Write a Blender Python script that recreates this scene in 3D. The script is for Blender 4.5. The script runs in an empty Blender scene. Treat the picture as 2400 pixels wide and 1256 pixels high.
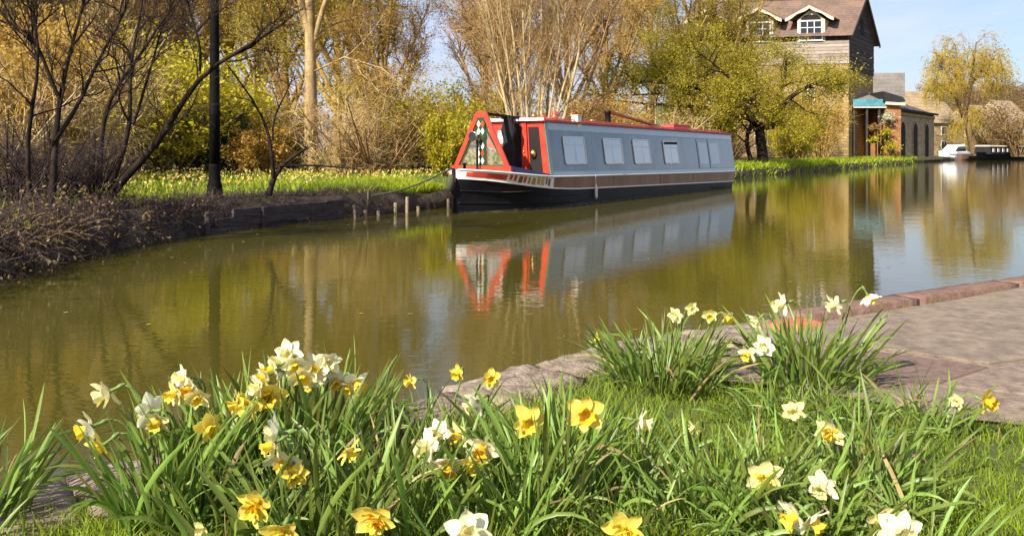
import bpy, math
import numpy as np
from mathutils import Vector, Matrix
R = math.radians
scn = bpy.context.scene
COL = scn.collection

# ------------------------------------------------------------------ camera, sky, sun, exposure
F, HZ, EYE = 1900.0, 352.0, 1.3          # focal length in photo pixels, horizon row, eye height above the water
cam_d = bpy.data.cameras.new('camera')
cam = bpy.data.objects.new('camera', cam_d)
COL.objects.link(cam)
cam.location = (0, 0, EYE)
cam.rotation_euler = (R(90), 0, 0)
cam_d.sensor_width = 36
cam_d.lens = 36 * F / 2400
cam_d.shift_y = -(628 - HZ) / 2400
cam_d.clip_start = 0.05
cam_d.clip_end = 6000
scn.camera = cam

SUN_EL, SUN_AZ = 37.0, 222.0             # azimuth clockwise from +Y
world = bpy.data.worlds.new('World')
scn.world = world
world.use_nodes = True
wn = world.node_tree
bg = wn.nodes['Background']
sky = wn.nodes.new('ShaderNodeTexSky')
sky.sky_type = 'NISHITA'
sky.sun_disc = False
sky.sun_elevation = R(SUN_EL)
sky.sun_rotation = R(SUN_AZ)
sky.air_density = 1.0
sky.dust_density = 1.6
sky.ozone_density = 3.0
tcw = wn.nodes.new('ShaderNodeTexCoord')
mpw = wn.nodes.new('ShaderNodeMapping')
mpw.inputs['Scale'].default_value = (1.0, 1.0, 4.5)
nzw = wn.nodes.new('ShaderNodeTexNoise')
nzw.inputs['Scale'].default_value = 2.6
nzw.inputs['Detail'].default_value = 7
nzw.inputs['Roughness'].default_value = 0.6
rpw = wn.nodes.new('ShaderNodeValToRGB')
rpw.color_ramp.elements[0].position = 0.28
rpw.color_ramp.elements[1].position = 0.72
mxw = wn.nodes.new('ShaderNodeMix')
mxw.data_type = 'RGBA'
mxw.inputs['B'].default_value = (6.3, 6.2, 7.9, 1)
mlw = wn.nodes.new('ShaderNodeMath')
mlw.operation = 'MULTIPLY'
mlw.inputs[1].default_value = 0.85
L = wn.links.new
L(tcw.outputs['Generated'], mpw.inputs[0]); L(mpw.outputs[0], nzw.inputs['Vector'])
L(nzw.outputs['Fac'], rpw.inputs[0]); L(rpw.outputs[0], mlw.inputs[0])
L(mlw.outputs[0], mxw.inputs['Factor']); L(sky.outputs[0], mxw.inputs['A'])
L(mxw.outputs['Result'], bg.inputs['Color'])
bg.inputs['Strength'].default_value = 0.077

sun_d = bpy.data.lights.new('sun', 'SUN')
sun = bpy.data.objects.new('sun', sun_d)
COL.objects.link(sun)
sun_d.energy = 4.8
sun_d.angle = R(0.53)
sun_d.color = (1.0, 0.93, 0.80)
sdir = Vector((math.sin(R(SUN_AZ)) * math.cos(R(SUN_EL)), math.cos(R(SUN_AZ)) * math.cos(R(SUN_EL)), math.sin(R(SUN_EL))))
sun.rotation_euler = sdir.to_track_quat('Z', 'Y').to_euler()
sun.location = sdir * 60

vs = scn.view_settings
vs.view_transform = 'Standard'
vs.look = 'None'
vs.exposure = 1.0
vs.gamma = 1
vs.use_curve_mapping = False
scn.cycles.max_bounces = 8
scn.cycles.transparent_max_bounces = 16
scn.cycles.caustics_reflective = False
scn.cycles.caustics_refractive = False
scn.cycles.sample_clamp_indirect = 6

rng = np.random.default_rng(11)

def P(px, py, Y):
    """a point of the place: seen at px, py and Y metres ahead"""
    return np.array([(px - 1200) / F * Y, Y, EYE - (py - HZ) / F * Y])

def G(px, py, z=0.2):
    """the point at height z seen at px, py"""
    return P(px, py, F * (EYE - z) / (py - HZ))

# ------------------------------------------------------------------ objects
def empty(name, loc=(0, 0, 0), rz=0, parent=None):
    o = bpy.data.objects.new(name, None)
    o.empty_display_size = 0.2
    COL.objects.link(o)
    o.location = loc
    o.rotation_euler = (0, 0, rz)
    if parent: o.parent = parent
    return o

def tag(o, label=None, cat=None, group=None, kind=None):
    if label: o['label'] = label
    if cat: o['category'] = cat
    if group: o['group'] = group
    if kind: o['kind'] = kind
    return o

def mesh_np(name, V, quads=None, tris=None, tint=None, smooth=False):
    V = np.asarray(V, np.float32).reshape(-1, 3)
    me = bpy.data.meshes.new(name)
    me.vertices.add(len(V))
    me.vertices.foreach_set('co', V.ravel())
    loops, starts, n = [], [], 0
    if quads is not None and len(quads):
        q = np.asarray(quads, np.int32).reshape(-1, 4)
        loops.append(q.ravel()); starts.append(np.arange(len(q)) * 4); n += q.size
    if tris is not None and len(tris):
        t = np.asarray(tris, np.int32).reshape(-1, 3)
        loops.append(t.ravel()); starts.append(n + np.arange(len(t)) * 3); n += t.size
    lv = np.concatenate(loops).astype(np.int32); st = np.concatenate(starts).astype(np.int32)
    me.loops.add(len(lv)); me.loops.foreach_set('vertex_index', lv)
    me.polygons.add(len(st)); me.polygons.foreach_set('loop_start', st)
    if smooth:
        me.polygons.foreach_set('use_smooth', np.ones(len(st), bool))
    me.update(calc_edges=True)
    if tint is not None:
        a = me.attributes.new('tint', 'FLOAT', 'POINT')
        a.data.foreach_set('value', np.asarray(tint, np.float32))
    return me

def link(name, me, mat, parent=None, loc=None, kind=None):
    if mat is not None and not me.materials: me.materials.append(mat)
    o = bpy.data.objects.new(name, me)
    COL.objects.link(o)
    if parent: o.parent = parent
    if loc is not None: o.location = loc
    if kind: o['kind'] = kind
    return o

class MB:
    """collects simple solids into one mesh"""
    def __init__(s): s.V, s.F = [], []
    def add(s, V, Fc):
        n = len(s.V); s.V += [tuple(map(float, v)) for v in V]; s.F += [tuple(n + i for i in f) for f in Fc]; return s
    def box(s, a, b, fn=None):
        (x0, y0, z0), (x1, y1, z1) = a, b
        V = [(x0, y0, z0), (x1, y0, z0), (x1, y1, z0), (x0, y1, z0), (x0, y0, z1), (x1, y0, z1), (x1, y1, z1), (x0, y1, z1)]
        if fn: V = [fn(*v) for v in V]
        return s.add(V, [(0, 3, 2, 1), (4, 5, 6, 7), (0, 1, 5, 4), (1, 2, 6, 5), (2, 3, 7, 6), (3, 0, 4, 7)])
    def hexa(s, V): return s.add(V, [(0, 3, 2, 1), (4, 5, 6, 7), (0, 1, 5, 4), (1, 2, 6, 5), (2, 3, 7, 6), (3, 0, 4, 7)])
    def bar(s, a, b, w, h=None, up=(0, 0, 1)):
        a, b = Vector(a), Vector(b); h = h or w
        t = (b - a).normalized(); u = Vector(up)
        x = t.cross(u)
        if x.length < 1e-3: x = t.cross(Vector((0, 1, 0)))
        x.normalize(); y = x.cross(t).normalized()
        x *= w / 2; y *= h / 2
        return s.hexa([a - x - y, a + x - y, a + x + y, a - x + y, b - x - y, b + x - y, b + x + y, b - x + y])
    def tube(s, pts, r, n=8, cap=True):
        pts = [Vector(p) for p in pts]
        rs = r if hasattr(r, '__len__') else [r] * len(pts)
        base = len(s.V); ref = Vector((0.31, 0.87, 0.39))
        V = []
        for i, p in enumerate(pts):
            t = (pts[min(i + 1, len(pts) - 1)] - pts[max(i - 1, 0)]).normalized()
            x = t.cross(ref).normalized(); y = t.cross(x)
            for k in range(n):
                a = 2 * math.pi * k / n
                V.append(p + (x * math.cos(a) + y * math.sin(a)) * rs[i])
        Fc = []
        for i in range(len(pts) - 1):
            for k in range(n):
                k2 = (k + 1) % n
                Fc.append((i * n + k, i * n + k2, (i + 1) * n + k2, (i + 1) * n + k))
        if cap:
            Fc.append(tuple(range(n))[::-1]); Fc.append(tuple((len(pts) - 1) * n + k for k in range(n)))
        return s.add(V, Fc)
    def lathe(s, prof, c=(0, 0, 0), n=16):
        V = []
        for r, z in prof:
            for k in range(n):
                a = 2 * math.pi * k / n
                V.append((c[0] + r * math.cos(a), c[1] + r * math.sin(a), c[2] + z))
        Fc = []
        for i in range(len(prof) - 1):
            for k in range(n):
                k2 = (k + 1) % n
                Fc.append((i * n + k, i * n + k2, (i + 1) * n + k2, (i + 1) * n + k))
        Fc.append(tuple(range(n))[::-1]); Fc.append(tuple((len(prof) - 1) * n + k for k in range(n)))
        return s.add(V, Fc)
    def grid(s, rows):
        m = len(rows[0]); V = [p for r in rows for p in r]
        Fc = [(i * m + j, i * m + j + 1, (i + 1) * m + j + 1, (i + 1) * m + j) for i in range(len(rows) - 1) for j in range(m - 1)]
        return s.add(V, Fc)
    def poly(s, pts, depth):
        """a flat outline pushed along the vector depth"""
        n = len(pts); d = Vector(depth)
        V = [Vector(p) for p in pts] + [Vector(p) + d for p in pts]
        Fc = [tuple(range(n))[::-1], tuple(n + i for i in range(n))] + [(i, (i + 1) % n, n + (i + 1) % n, n + i) for i in range(n)]
        return s.add(V, Fc)
    def build(s, name, mat, parent=None, smooth=False, bevel=0, kind=None):
        me = bpy.data.meshes.new(name)
        me.from_pydata(s.V, [], s.F)
        me.update()
        if smooth: me.polygons.foreach_set('use_smooth', np.ones(len(me.polygons), bool))
        o = link(name, me, mat, parent, kind=kind)
        if bevel:
            b = o.modifiers.new('edge', 'BEVEL'); b.width = bevel; b.segments = 2; b.limit_method = 'ANGLE'
        return o

# ------------------------------------------------------------------ materials
def mat(name, c1, c2=None, scale=6, detail=5, rough=0.75, spec=0.3, bump=0, bscale=40, objrand=0, tint=0, c3=None,
        trans=0, stretch=(1, 1, 1), metal=0, coat=0, lo=0.35, hi=0.65, coord='Object', wave=None, streak=0):
    m = bpy.data.materials.new(name); m.use_nodes = True
    nt = m.node_tree; N = nt.nodes.new; K = nt.links.new
    b = nt.nodes['Principled BSDF']
    b.inputs['Roughness'].default_value = rough
    b.inputs['Specular IOR Level'].default_value = spec
    b.inputs['Metallic'].default_value = metal
    if coat:
        b.inputs['Coat Weight'].default_value = coat; b.inputs['Coat Roughness'].default_value = 0.06
    tc = N('ShaderNodeTexCoord'); mp = N('ShaderNodeMapping'); mp.inputs['Scale'].default_value = stretch
    K(tc.outputs[coord], mp.inputs[0])
    col = None
    rgb = N('ShaderNodeRGB'); rgb.outputs[0].default_value = (*c1, 1); col = rgb.outputs[0]
    if c2 is not None:
        nz = N('ShaderNodeTexNoise'); nz.inputs['Scale'].default_value = scale; nz.inputs['Detail'].default_value = detail
        nz.inputs['Roughness'].default_value = 0.62
        K(mp.outputs[0], nz.inputs['Vector'])
        rp = N('ShaderNodeMapRange'); rp.inputs[1].default_value = lo; rp.inputs[2].default_value = hi
        K(nz.outputs['Fac'], rp.inputs[0])
        mx = N('ShaderNodeMix'); mx.data_type = 'RGBA'
        K(rp.outputs[0], mx.inputs['Factor']); K(col, mx.inputs['A']); mx.inputs['B'].default_value = (*c2, 1)
        col = mx.outputs['Result']
    if tint:
        at = N('ShaderNodeAttribute'); at.attribute_name = 'tint'
        if c3 is not None:
            mx = N('ShaderNodeMix'); mx.data_type = 'RGBA'
            K(at.outputs['Fac'], mx.inputs['Factor']); K(col, mx.inputs['A']); mx.inputs['B'].default_value = (*c3, 1)
            col = mx.outputs['Result']
        else:
            hs = N('ShaderNodeHueSaturation')
            mr = N('ShaderNodeMapRange'); mr.inputs[3].default_value = 1 - tint; mr.inputs[4].default_value = 1 + tint
            K(at.outputs['Fac'], mr.inputs[0]); K(mr.outputs[0], hs.inputs['Value']); K(col, hs.inputs['Color'])
            col = hs.outputs[0]
    if objrand:
        oi = N('ShaderNodeObjectInfo'); hs = N('ShaderNodeHueSaturation')
        mr = N('ShaderNodeMapRange'); mr.inputs[3].default_value = 1 - objrand; mr.inputs[4].default_value = 1 + objrand
        mh = N('ShaderNodeMapRange'); mh.inputs[3].default_value = 0.5 - objrand * 0.05; mh.inputs[4].default_value = 0.5 + objrand * 0.05
        K(oi.outputs['Random'], mr.inputs[0]); K(mr.outputs[0], hs.inputs['Value'])
        K(oi.outputs['Random'], mh.inputs[0]); K(mh.outputs[0], hs.inputs['Hue'])
        K(col, hs.inputs['Color']); col = hs.outputs[0]
    K(col, b.inputs['Base Color'])
    if bump:
        nb = N('ShaderNodeTexNoise'); nb.inputs['Scale'].default_value = bscale; nb.inputs['Detail'].default_value = 6
        K(mp.outputs[0], nb.inputs['Vector'])
        bp = N('ShaderNodeBump'); bp.inputs['Strength'].default_value = bump; bp.inputs['Distance'].default_value = 0.02
        K(nb.outputs['Fac'], bp.inputs['Height']); K(bp.outputs[0], b.inputs['Normal'])
    if trans:
        tr = N('ShaderNodeBsdfTranslucent'); K(col, tr.inputs['Color'])
        ms = N('ShaderNodeMixShader'); ms.inputs[0].default_value = trans
        K(b.outputs[0], ms.inputs[1]); K(tr.outputs[0], ms.inputs[2])
        K(ms.outputs[0], nt.nodes['Material Output'].inputs['Surface'])
    return m

def masonry(name, c1, c2, mortar, bw, bh, rough=0.9, swap=False):
    """stone or brick courses seen from too far away to pick apart"""
    m = mat(name, c1, c2, scale=1.3, rough=rough, spec=0.15)
    nt = m.node_tree; N = nt.nodes.new; K = nt.links.new
    b = nt.nodes['Principled BSDF']
    src = b.inputs['Base Color'].links[0].from_socket
    tc = N('ShaderNodeTexCoord'); sp = N('ShaderNodeSeparateXYZ'); cb = N('ShaderNodeCombineXYZ'); ad = N('ShaderNodeMath')
    K(tc.outputs['Object'], sp.inputs[0]); K(sp.outputs[0], ad.inputs[0]); K(sp.outputs[1], ad.inputs[1])
    K(ad.outputs[0], cb.inputs[0]); K(sp.outputs[2], cb.inputs[1])
    br = N('ShaderNodeTexBrick'); br.inputs['Scale'].default_value = 1
    br.inputs['Brick Width'].default_value = bw; br.inputs['Row Height'].default_value = bh
    br.inputs['Mortar Size'].default_value = bh * 0.06; br.inputs['Mortar'].default_value = (*mortar, 1)
    br.inputs['Color1'].default_value = (1, 1, 1, 1); br.inputs['Color2'].default_value = (0.55, 0.55, 0.55, 1)
    K(cb.outputs[0], br.inputs['Vector'])
    mx = N('ShaderNodeMix'); mx.data_type = 'RGBA'; mx.blend_type = 'MULTIPLY'; mx.inputs['Factor'].default_value = 0.8
    K(src, mx.inputs['A']); K(br.outputs['Color'], mx.inputs['B'])
    K(mx.outputs['Result'], b.inputs['Base Color'])
    bp = N('ShaderNodeBump'); bp.inputs['Strength'].default_value = 0.6; bp.inputs['Distance'].default_value = 0.03; bp.invert = True
    K(br.outputs['Fac'], bp.inputs['Height']); K(bp.outputs[0], b.inputs['Normal'])
    return m

def glass_mat(name, tintc=(0.9, 0.95, 1.0), refl=0.25):
    m = bpy.data.materials.new(name); m.use_nodes = True
    nt = m.node_tree; N = nt.nodes.new; K = nt.links.new
    tr = N('ShaderNodeBsdfTransparent'); tr.inputs[0].default_value = (*tintc, 1)
    gl = N('ShaderNodeBsdfGlossy'); gl.inputs['Roughness'].default_value = 0.03
    fr = N('ShaderNodeFresnel'); fr.inputs[0].default_value = 1.5
    ad = N('ShaderNodeMath'); ad.use_clamp = True; ad.inputs[1].default_value = refl; K(fr.outputs[0], ad.inputs[0])
    ms = N('ShaderNodeMixShader'); K(ad.outputs[0], ms.inputs[0]); K(tr.outputs[0], ms.inputs[1]); K(gl.outputs[0], ms.inputs[2])
    K(ms.outputs[0], nt.nodes['Material Output'].inputs['Surface'])
    return m

M = {}
M['land'] = mat('far_bank_soil', (0.05, 0.065, 0.018), (0.10, 0.12, 0.02), scale=0.7, rough=0.95, bump=0.5, bscale=4)
M['bankface'] = mat('bank_earth', (0.035, 0.026, 0.022), (0.09, 0.07, 0.05), scale=3, rough=0.95, bump=0.9, bscale=9)
M['near'] = mat('near_bank_turf', (0.045, 0.06, 0.015), (0.085, 0.105, 0.025), scale=6, rough=0.95, bump=0.6, bscale=60)
M['ground'] = mat('canal_bed', (0.06, 0.05, 0.03), (0.09, 0.08, 0.05), scale=0.2)
M['grass'] = mat('grass_blade', (0.13, 0.23, 0.012), (0.21, 0.27, 0.016), scale=2.2, rough=0.55, tint=1, c3=(0.32, 0.40, 0.03), trans=0.4)
M['lawn'] = mat('lawn_blade', (0.24, 0.34, 0.013), (0.38, 0.43, 0.025), scale=0.5, rough=0.6, tint=0.45, trans=0.45)
M['leaf'] = mat('daffodil_leaf', (0.135, 0.215, 0.036), (0.24, 0.31, 0.06), scale=9, rough=0.42, spec=0.45, objrand=0.45, trans=0.36, stretch=(1, 1, 0.3))
M['leafdry'] = mat('withered_leaf', (0.30, 0.22, 0.09), (0.42, 0.33, 0.16), scale=20, rough=0.8, objrand=0.3, trans=0.2)
M['stem'] = mat('daffodil_stem', (0.11, 0.19, 0.04), (0.17, 0.24, 0.06), scale=20, rough=0.5, objrand=0.15, trans=0.1)
M['bract'] = mat('papery_bract', (0.24, 0.19, 0.08), (0.34, 0.27, 0.13), scale=40, rough=0.8, trans=0.3)
M['p_white'] = mat('petal_white', (0.82, 0.78, 0.48), (0.86, 0.83, 0.62), scale=30, rough=0.55, objrand=0.05, trans=0.3)
M['p_cream'] = mat('petal_cream', (0.82, 0.74, 0.28), (0.85, 0.79, 0.42), scale=30, rough=0.55, objrand=0.06, trans=0.3)
M['p_yel'] = mat('petal_yellow', (0.82, 0.64, 0.07), (0.86, 0.73, 0.17), scale=30, rough=0.55, objrand=0.07, trans=0.3)
M['t_yel'] = mat('trumpet_yellow', (0.82, 0.58, 0.03), (0.84, 0.66, 0.07), scale=50, rough=0.5, trans=0.25)
M['t_org'] = mat('trumpet_orange', (0.82, 0.45, 0.02), (0.84, 0.54, 0.035), scale=50, rough=0.5, trans=0.25)
M['coping'] = mat('worn_sandstone', (0.135, 0.098, 0.072), (0.33, 0.255, 0.20), scale=13, detail=9, rough=0.95, bump=1.0, bscale=45, objrand=0.15, lo=.38, hi=.66, stretch=(1, 1, 1))
M['paving'] = mat('path_gravel', (0.14, 0.10, 0.075), (0.33, 0.25, 0.19), scale=14, detail=15, lo=.33, hi=.66, rough=0.95, bump=0.8, bscale=120)
M['slab'] = mat('worn_concrete', (0.165, 0.125, 0.095), (0.34, 0.265, 0.20), scale=11, detail=15, lo=.30, hi=.66, rough=0.95, bump=1.0, bscale=160, objrand=0.05)
M['slabdark'] = mat('brown_stone_slab', (0.115, 0.075, 0.058), (0.20, 0.135, 0.105), scale=26, detail=8, rough=0.9, bump=0.4, bscale=120)
M['kerb'] = mat('red_brown_kerb', (0.125, 0.070, 0.050), (0.225, 0.135, 0.10), scale=18, detail=9, rough=0.85, bump=0.6, bscale=50, objrand=0.1)
M['redbrick'] = mat('red_brick', (0.42, 0.10, 0.06), (0.50, 0.16, 0.10), scale=18, rough=0.9, bump=0.5, bscale=80)
# ------------------------------------------------------------------ water
mw = bpy.data.materials.new('canal_water'); mw.use_nodes = True
nt = mw.node_tree; N = nt.nodes.new; K = nt.links.new
b = nt.nodes['Principled BSDF']
b.inputs['Base Color'].default_value = (0.060, 0.053, 0.008, 1)
b.inputs['Roughness'].default_value = 0.03
b.inputs['IOR'].default_value = 1.42
b.inputs['Specular IOR Level'].default_value = 0.5
tc = N('ShaderNodeTexCoord')
hs = None
for sc, st, rot, amp in ((1.1, (1, 1, 1), 20, 0.6), (5.5, (0.6, 1.6, 1), -25, 0.34), (17, (0.5, 1.5, 1), -18, 0.10)):
    mp = N('ShaderNodeMapping'); mp.inputs['Scale'].default_value = st; mp.inputs['Rotation'].default_value = (0, 0, R(rot))
    K(tc.outputs['Object'], mp.inputs[0])
    nz = N('ShaderNodeTexNoise'); nz.inputs['Scale'].default_value = sc; nz.inputs['Detail'].default_value = 2
    K(mp.outputs[0], nz.inputs['Vector'])
    ml = N('ShaderNodeMath'); ml.operation = 'MULTIPLY'; ml.inputs[1].default_value = amp
    K(nz.outputs['Fac'], ml.inputs[0])
    if hs is None: hs = ml.outputs[0]
    else:
        ad = N('ShaderNodeMath'); K(hs, ad.inputs[0]); K(ml.outputs[0], ad.inputs[1]); hs = ad.outputs[0]
bp = N('ShaderNodeBump'); bp.inputs['Strength'].default_value = 0.10; bp.inputs['Distance'].default_value = 0.042
K(hs, bp.inputs['Height']); K(bp.outputs[0], b.inputs['Normal'])
tag(MB().grid([[(-40, -40, 0), (600, -40, 0)], [(-40, 500, 0), (600, 500, 0)]]).build('water', mw), kind='structure')
tag(MB().grid([[(-4000, -4000, -1.2), (4000, -4000, -1.2)], [(-4000, 4000, -1.2), (4000, 4000, -1.2)]]).build('ground', M['ground']), kind='structure')

# ------------------------------------------------------------------ the far bank: a line of water-edge points, land to its left
BL = np.array([(-9, -40), (-6.2, -6), (-5.5, 4), (-5.26, 8.2), (-5.24, 9.05), (-5.12, 10.83), (-4.72, 12.8), (-3.87, 14.7), (-2.72, 16.1),
               (-1.75, 17.9), (-0.06, 20.7), (6.4, 30.4), (11.3, 39), (24, 57), (33.5, 71.5), (37.2, 75), (39.4, 80.5), (40.0, 82), (50.6, 95.4), (60, 108), (72, 124), (95, 140), (150, 165), (420, 250), (1500, 500)], float)
def densify(L_, step=1.5, far=60):
    out = [L_[0]]
    for a, c in zip(L_[:-1], L_[1:]):
        d = np.linalg.norm(c - a); s = step if np.linalg.norm(c) < far else step * 6
        n = max(1, int(d / s))
        n = min(n, 40)
        out += [a + (c - a) * (i + 1) / n for i in range(n)]
    return np.array(out)
BD = densify(BL)
tg = np.gradient(BD, axis=0); tg /= np.linalg.norm(tg, axis=1)[:, None]
BN = np.stack([-tg[:, 1], tg[:, 0]], 1)
k_ = np.ones(7) / 7
BN = np.stack([np.convolve(np.pad(BN[:, i], 3, mode='edge'), k_, 'valid') for i in range(2)], 1)
BN /= np.linalg.norm(BN, axis=1)[:, None]
def land_z(d):
    return np.interp(d, [-1, 0.0, 0.12, 0.5, 1.5, 60, 100, 160, 300, 600], [-0.7, -0.3, 0.34, 0.44, 0.5, 0.9, 4.0, 19, 36, 45])
def bank(t, d=0.0, z=None):
    """a point t metres along the far bank (from beside the camera's left), d inland"""
    s = np.concatenate([[0], np.cumsum(np.linalg.norm(np.diff(BD, axis=0), axis=1))]) - BANK0
    i = [np.interp(t, s, BD[:, 0]), np.interp(t, s, BD[:, 1])]
    n = [np.interp(t, s, BN[:, 0]), np.interp(t, s, BN[:, 1])]
    p = np.array([i[0] + n[0] * d, i[1] + n[1] * d, 0.0])
    p[2] = land_z(d) if z is None else z
    return p
s_all = np.concatenate([[0], np.cumsum(np.linalg.norm(np.diff(BD, axis=0), axis=1))])
BANK0 = float(s_all[np.argmin(np.abs(BD[:, 1] - 4) + (BD[:, 0] > 0) * 99)])
offs = [-0.06, 0.0, 0.05, 0.12, 0.28, 0.5, 1.0, 1.6, 3, 6, 12, 25, 60, 80, 100, 130, 160, 300, 600]
rows = []
for j, d in enumerate(offs):
    wob = 0.05 * np.sin(np.arange(len(BD)) * 2.3 + j) + 0.04 * rng.normal(size=len(BD))
    z = land_z(d) + (wob if 0.1 < d < 30 else 0)
    dd_ = d + (wob * 0.6 if 0 < d < 3 else 0 * wob)
    xy = BD + BN * dd_[:, None]; z = z + 0 * wob
    if d > 60: z = 0.9 + (z - 0.9) * np.clip((xy[:, 0] - 60) / 80, 0, 1)   # the rise lies on the right only
    rows.append(np.column_stack([xy, z]))
Vb = np.concatenate(rows); nb = len(BD)
def strip(r0, r1):
    q = []
    for r in range(r0, r1):
        a = r * nb + np.arange(nb - 1)
        q.append(np.column_stack([a, a + 1, a + nb + 1, a + nb]))
    return np.concatenate(q)
fb = link('far_bank', mesh_np('far_bank', Vb, strip(4, len(offs) - 1), smooth=True), M['land']); tag(fb, kind='structure')
link('bank_face', mesh_np('bank_face', Vb, strip(0, 4), smooth=True), M['bankface'], fb)

# ------------------------------------------------------------------ the near bank
NE = np.array([(-14, -12), (-5, -0.9), (-3.2, 1.1), (-2.2, 2.1), (-1.45, 2.78), (-0.95, 3.16), (-0.46, 3.52), (0, 4.02), (0.48, 4.55), (1.46, 5.06), (2.8, 5.86), (4.22, 6.70), (10, 10.2), (30, 22), (100, 60), (600, 300)], float)
ND = densify(NE, 0.25, 12)
tgt = np.column_stack([np.linspace(-40, 900, len(ND)), np.full(len(ND), -60.0)])
nrows = []
for t, z in ((0, -0.7), (0, 0.02), (0.0008, 0.175), (0.002, 0.195), (0.012, 0.2), (0.03, 0.2), (0.08, 0.2), (0.3, 0.25), (1, 0.3)):
    nrows.append(np.column_stack([ND + (tgt - ND) * t, np.full(len(ND), z)]))
nn = len(ND)
nq = np.concatenate([np.column_stack([r * nn + np.arange(nn - 1), r * nn + nn + np.arange(nn - 1), r * nn + nn + 1 + np.arange(nn - 1), r * nn + 1 + np.arange(nn - 1)]) for r in range(len(nrows) - 1)])
nearb = tag(link('near_bank', mesh_np('near_bank', np.concatenate(nrows), nq, smooth=False), M['near']), kind='structure')

sN = np.concatenate([[0], np.cumsum(np.linalg.norm(np.diff(NE, axis=0), axis=1))])
sN -= np.interp(-1.45, NE[:, 0], sN)
def near_pt(s, d, z):
    """s metres along the near water's edge (0 at the left-hand stone), d inland"""
    p = np.array([np.interp(s, sN, NE[:, 0]), np.interp(s, sN, NE[:, 1])])
    q = np.array([np.interp(s + 0.3, sN, NE[:, 0]), np.interp(s + 0.3, sN, NE[:, 1])]) - np.array([np.interp(s - 0.3, sN, NE[:, 0]), np.interp(s - 0.3, sN, NE[:, 1])])
    q /= np.linalg.norm(q)
    return np.array([p[0] + q[1] * d, p[1] - q[0] * d, z])

def slab_mesh(name, corner, h, nx=6, ny=5, rough=0.012, rnd=0.03):
    """a worn stone: corner(u, v) gives its plan; top uneven, rim rounded"""
    V = []; g = np.random.default_rng(int(abs(corner(0.3, 0.3)[0]) * 1000))
    for i in range(nx + 1):
        for j in range(ny + 1):
            u, v = i / nx, j / ny
            p = corner(u, v); e = min(u, 1 - u, v, 1 - v)
            z = h - (rnd if e == 0 else 0) + g.normal() * rough
            V.append((p[0] + g.normal() * rough * 0.5, p[1] + g.normal() * rough * 0.5, p[2] + z))
    q = [(i * (ny + 1) + j, (i + 1) * (ny + 1) + j, (i + 1) * (ny + 1) + j + 1, i * (ny + 1) + j + 1) for i in range(nx) for j in range(ny)]
    rim = [i * (ny + 1) for i in range(nx + 1)] + [nx * (ny + 1) + j for j in range(1, ny + 1)] + [i * (ny + 1) + ny for i in range(nx - 1, -1, -1)] + [j for j in range(ny - 1, 0, -1)]
    n0 = len(V); V += [(V[k][0], V[k][1], V[k][2] - h - 0.12) for k in rim]
    q += [(rim[k], n0 + k, n0 + (k + 1) % len(rim), rim[(k + 1) % len(rim)]) for k in range(len(rim))]
    return mesh_np(name, V, [f[::-1] for f in q], smooth=True)

s0 = -1.5
cop = np.random.default_rng(5)
while s0 < 4.05:
    w = cop.uniform(0.38, 0.68); dd = cop.uniform(0.30, 0.40) + (0.10 if s0 > 2.2 else 0)
    if s0 + w > 4.05: w = 4.07 - s0
    a, c = s0 + 0.006, s0 + w - 0.006; o0 = cop.uniform(-0.04, 0.03)
    k = slab_mesh('coping_stone', lambda u, v: near_pt(a + (c - a) * u, o0 + dd * v, 0.2), 0.018 + cop.uniform(0, 0.010), 10, 7, 0.0045, 0.012)
    link('coping_stone', k, M['coping'], nearb)
    s0 += w

# the path on the right: a gravel sheet, slabs of it and the kerb along the water
tow = tag(empty('towpath', (0, 0, 0)), kind='structure')
def sheet(name, pts, z, m, parent, sub=1):
    mb = MB(); mb.V = [(p[0], p[1], z) for p in pts]; mb.F = [tuple(range(len(pts)))]
    return mb.build(name, m, parent)
edge = [near_pt(s, 0.18, 0)[:2] for s in (3.6, 4.0, 4.6, 5.4, 6.4, 8, 12, 20, 40, 90)]
inner = [G(p, q)[:2] for p, q in ((2500, 1010), (2400, 1003), (2300, 992), (2200, 985), (2120, 960), (2040, 945), (1850, 915), (1700, 898), (1560, 893), (1420, 896))]
sheet('gravel_surface', list(edge) + [(70, 8), (12, 1.8), (3.0, 2.9)] + inner, 0.212, M['paving'], tow)
def paver(name, px, m, th):
    pts = [G(p, q, 0.2) for p, q in px]
    mb = MB().poly([(p[0], p[1], 0.2) for p in pts[::-1]], (0, 0, th))
    return mb.build(name, m, tow, bevel=0.008)
paver('paving_slab', [(1792, 812), (1960, 772), (2215, 716), (2560, 648), (2900, 720), (2480, 838), (2318, 862), (2050, 824)], M['slab'], 0.030)
paver('paving_slab', [(2044, 830), (2316, 868), (2205, 905), (2056, 912)], M['slabdark'], 0.022)
paver('paving_slab', [(2325, 868), (2484, 844), (2700, 880), (2560, 950), (2235, 912)], M['paving'], 0.018)
for a, c, m in ((3.62, 4.10, 'redbrick'), (4.11, 5.3, 'kerb'), (5.31, 6.6, 'kerb'), (6.61, 8.0, 'kerb'), (8.01, 10.5, 'kerb'), (10.51, 14, 'kerb')):
    w0, w1 = (0.12, 0.30) if m == 'redbrick' else (-0.05, 0.15)
    if m == 'redbrick': a, c = 3.75, 4.09
    k = slab_mesh('kerb_stone', lambda u, v: near_pt(a + (c - a) * u, w0 + (w1 - w0) * v, 0.2), 0.055 if m == 'kerb' else 0.05, 14, 3, 0.002, 0.006)
    ko = link('kerb_stone', k, M[m], tow)

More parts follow.
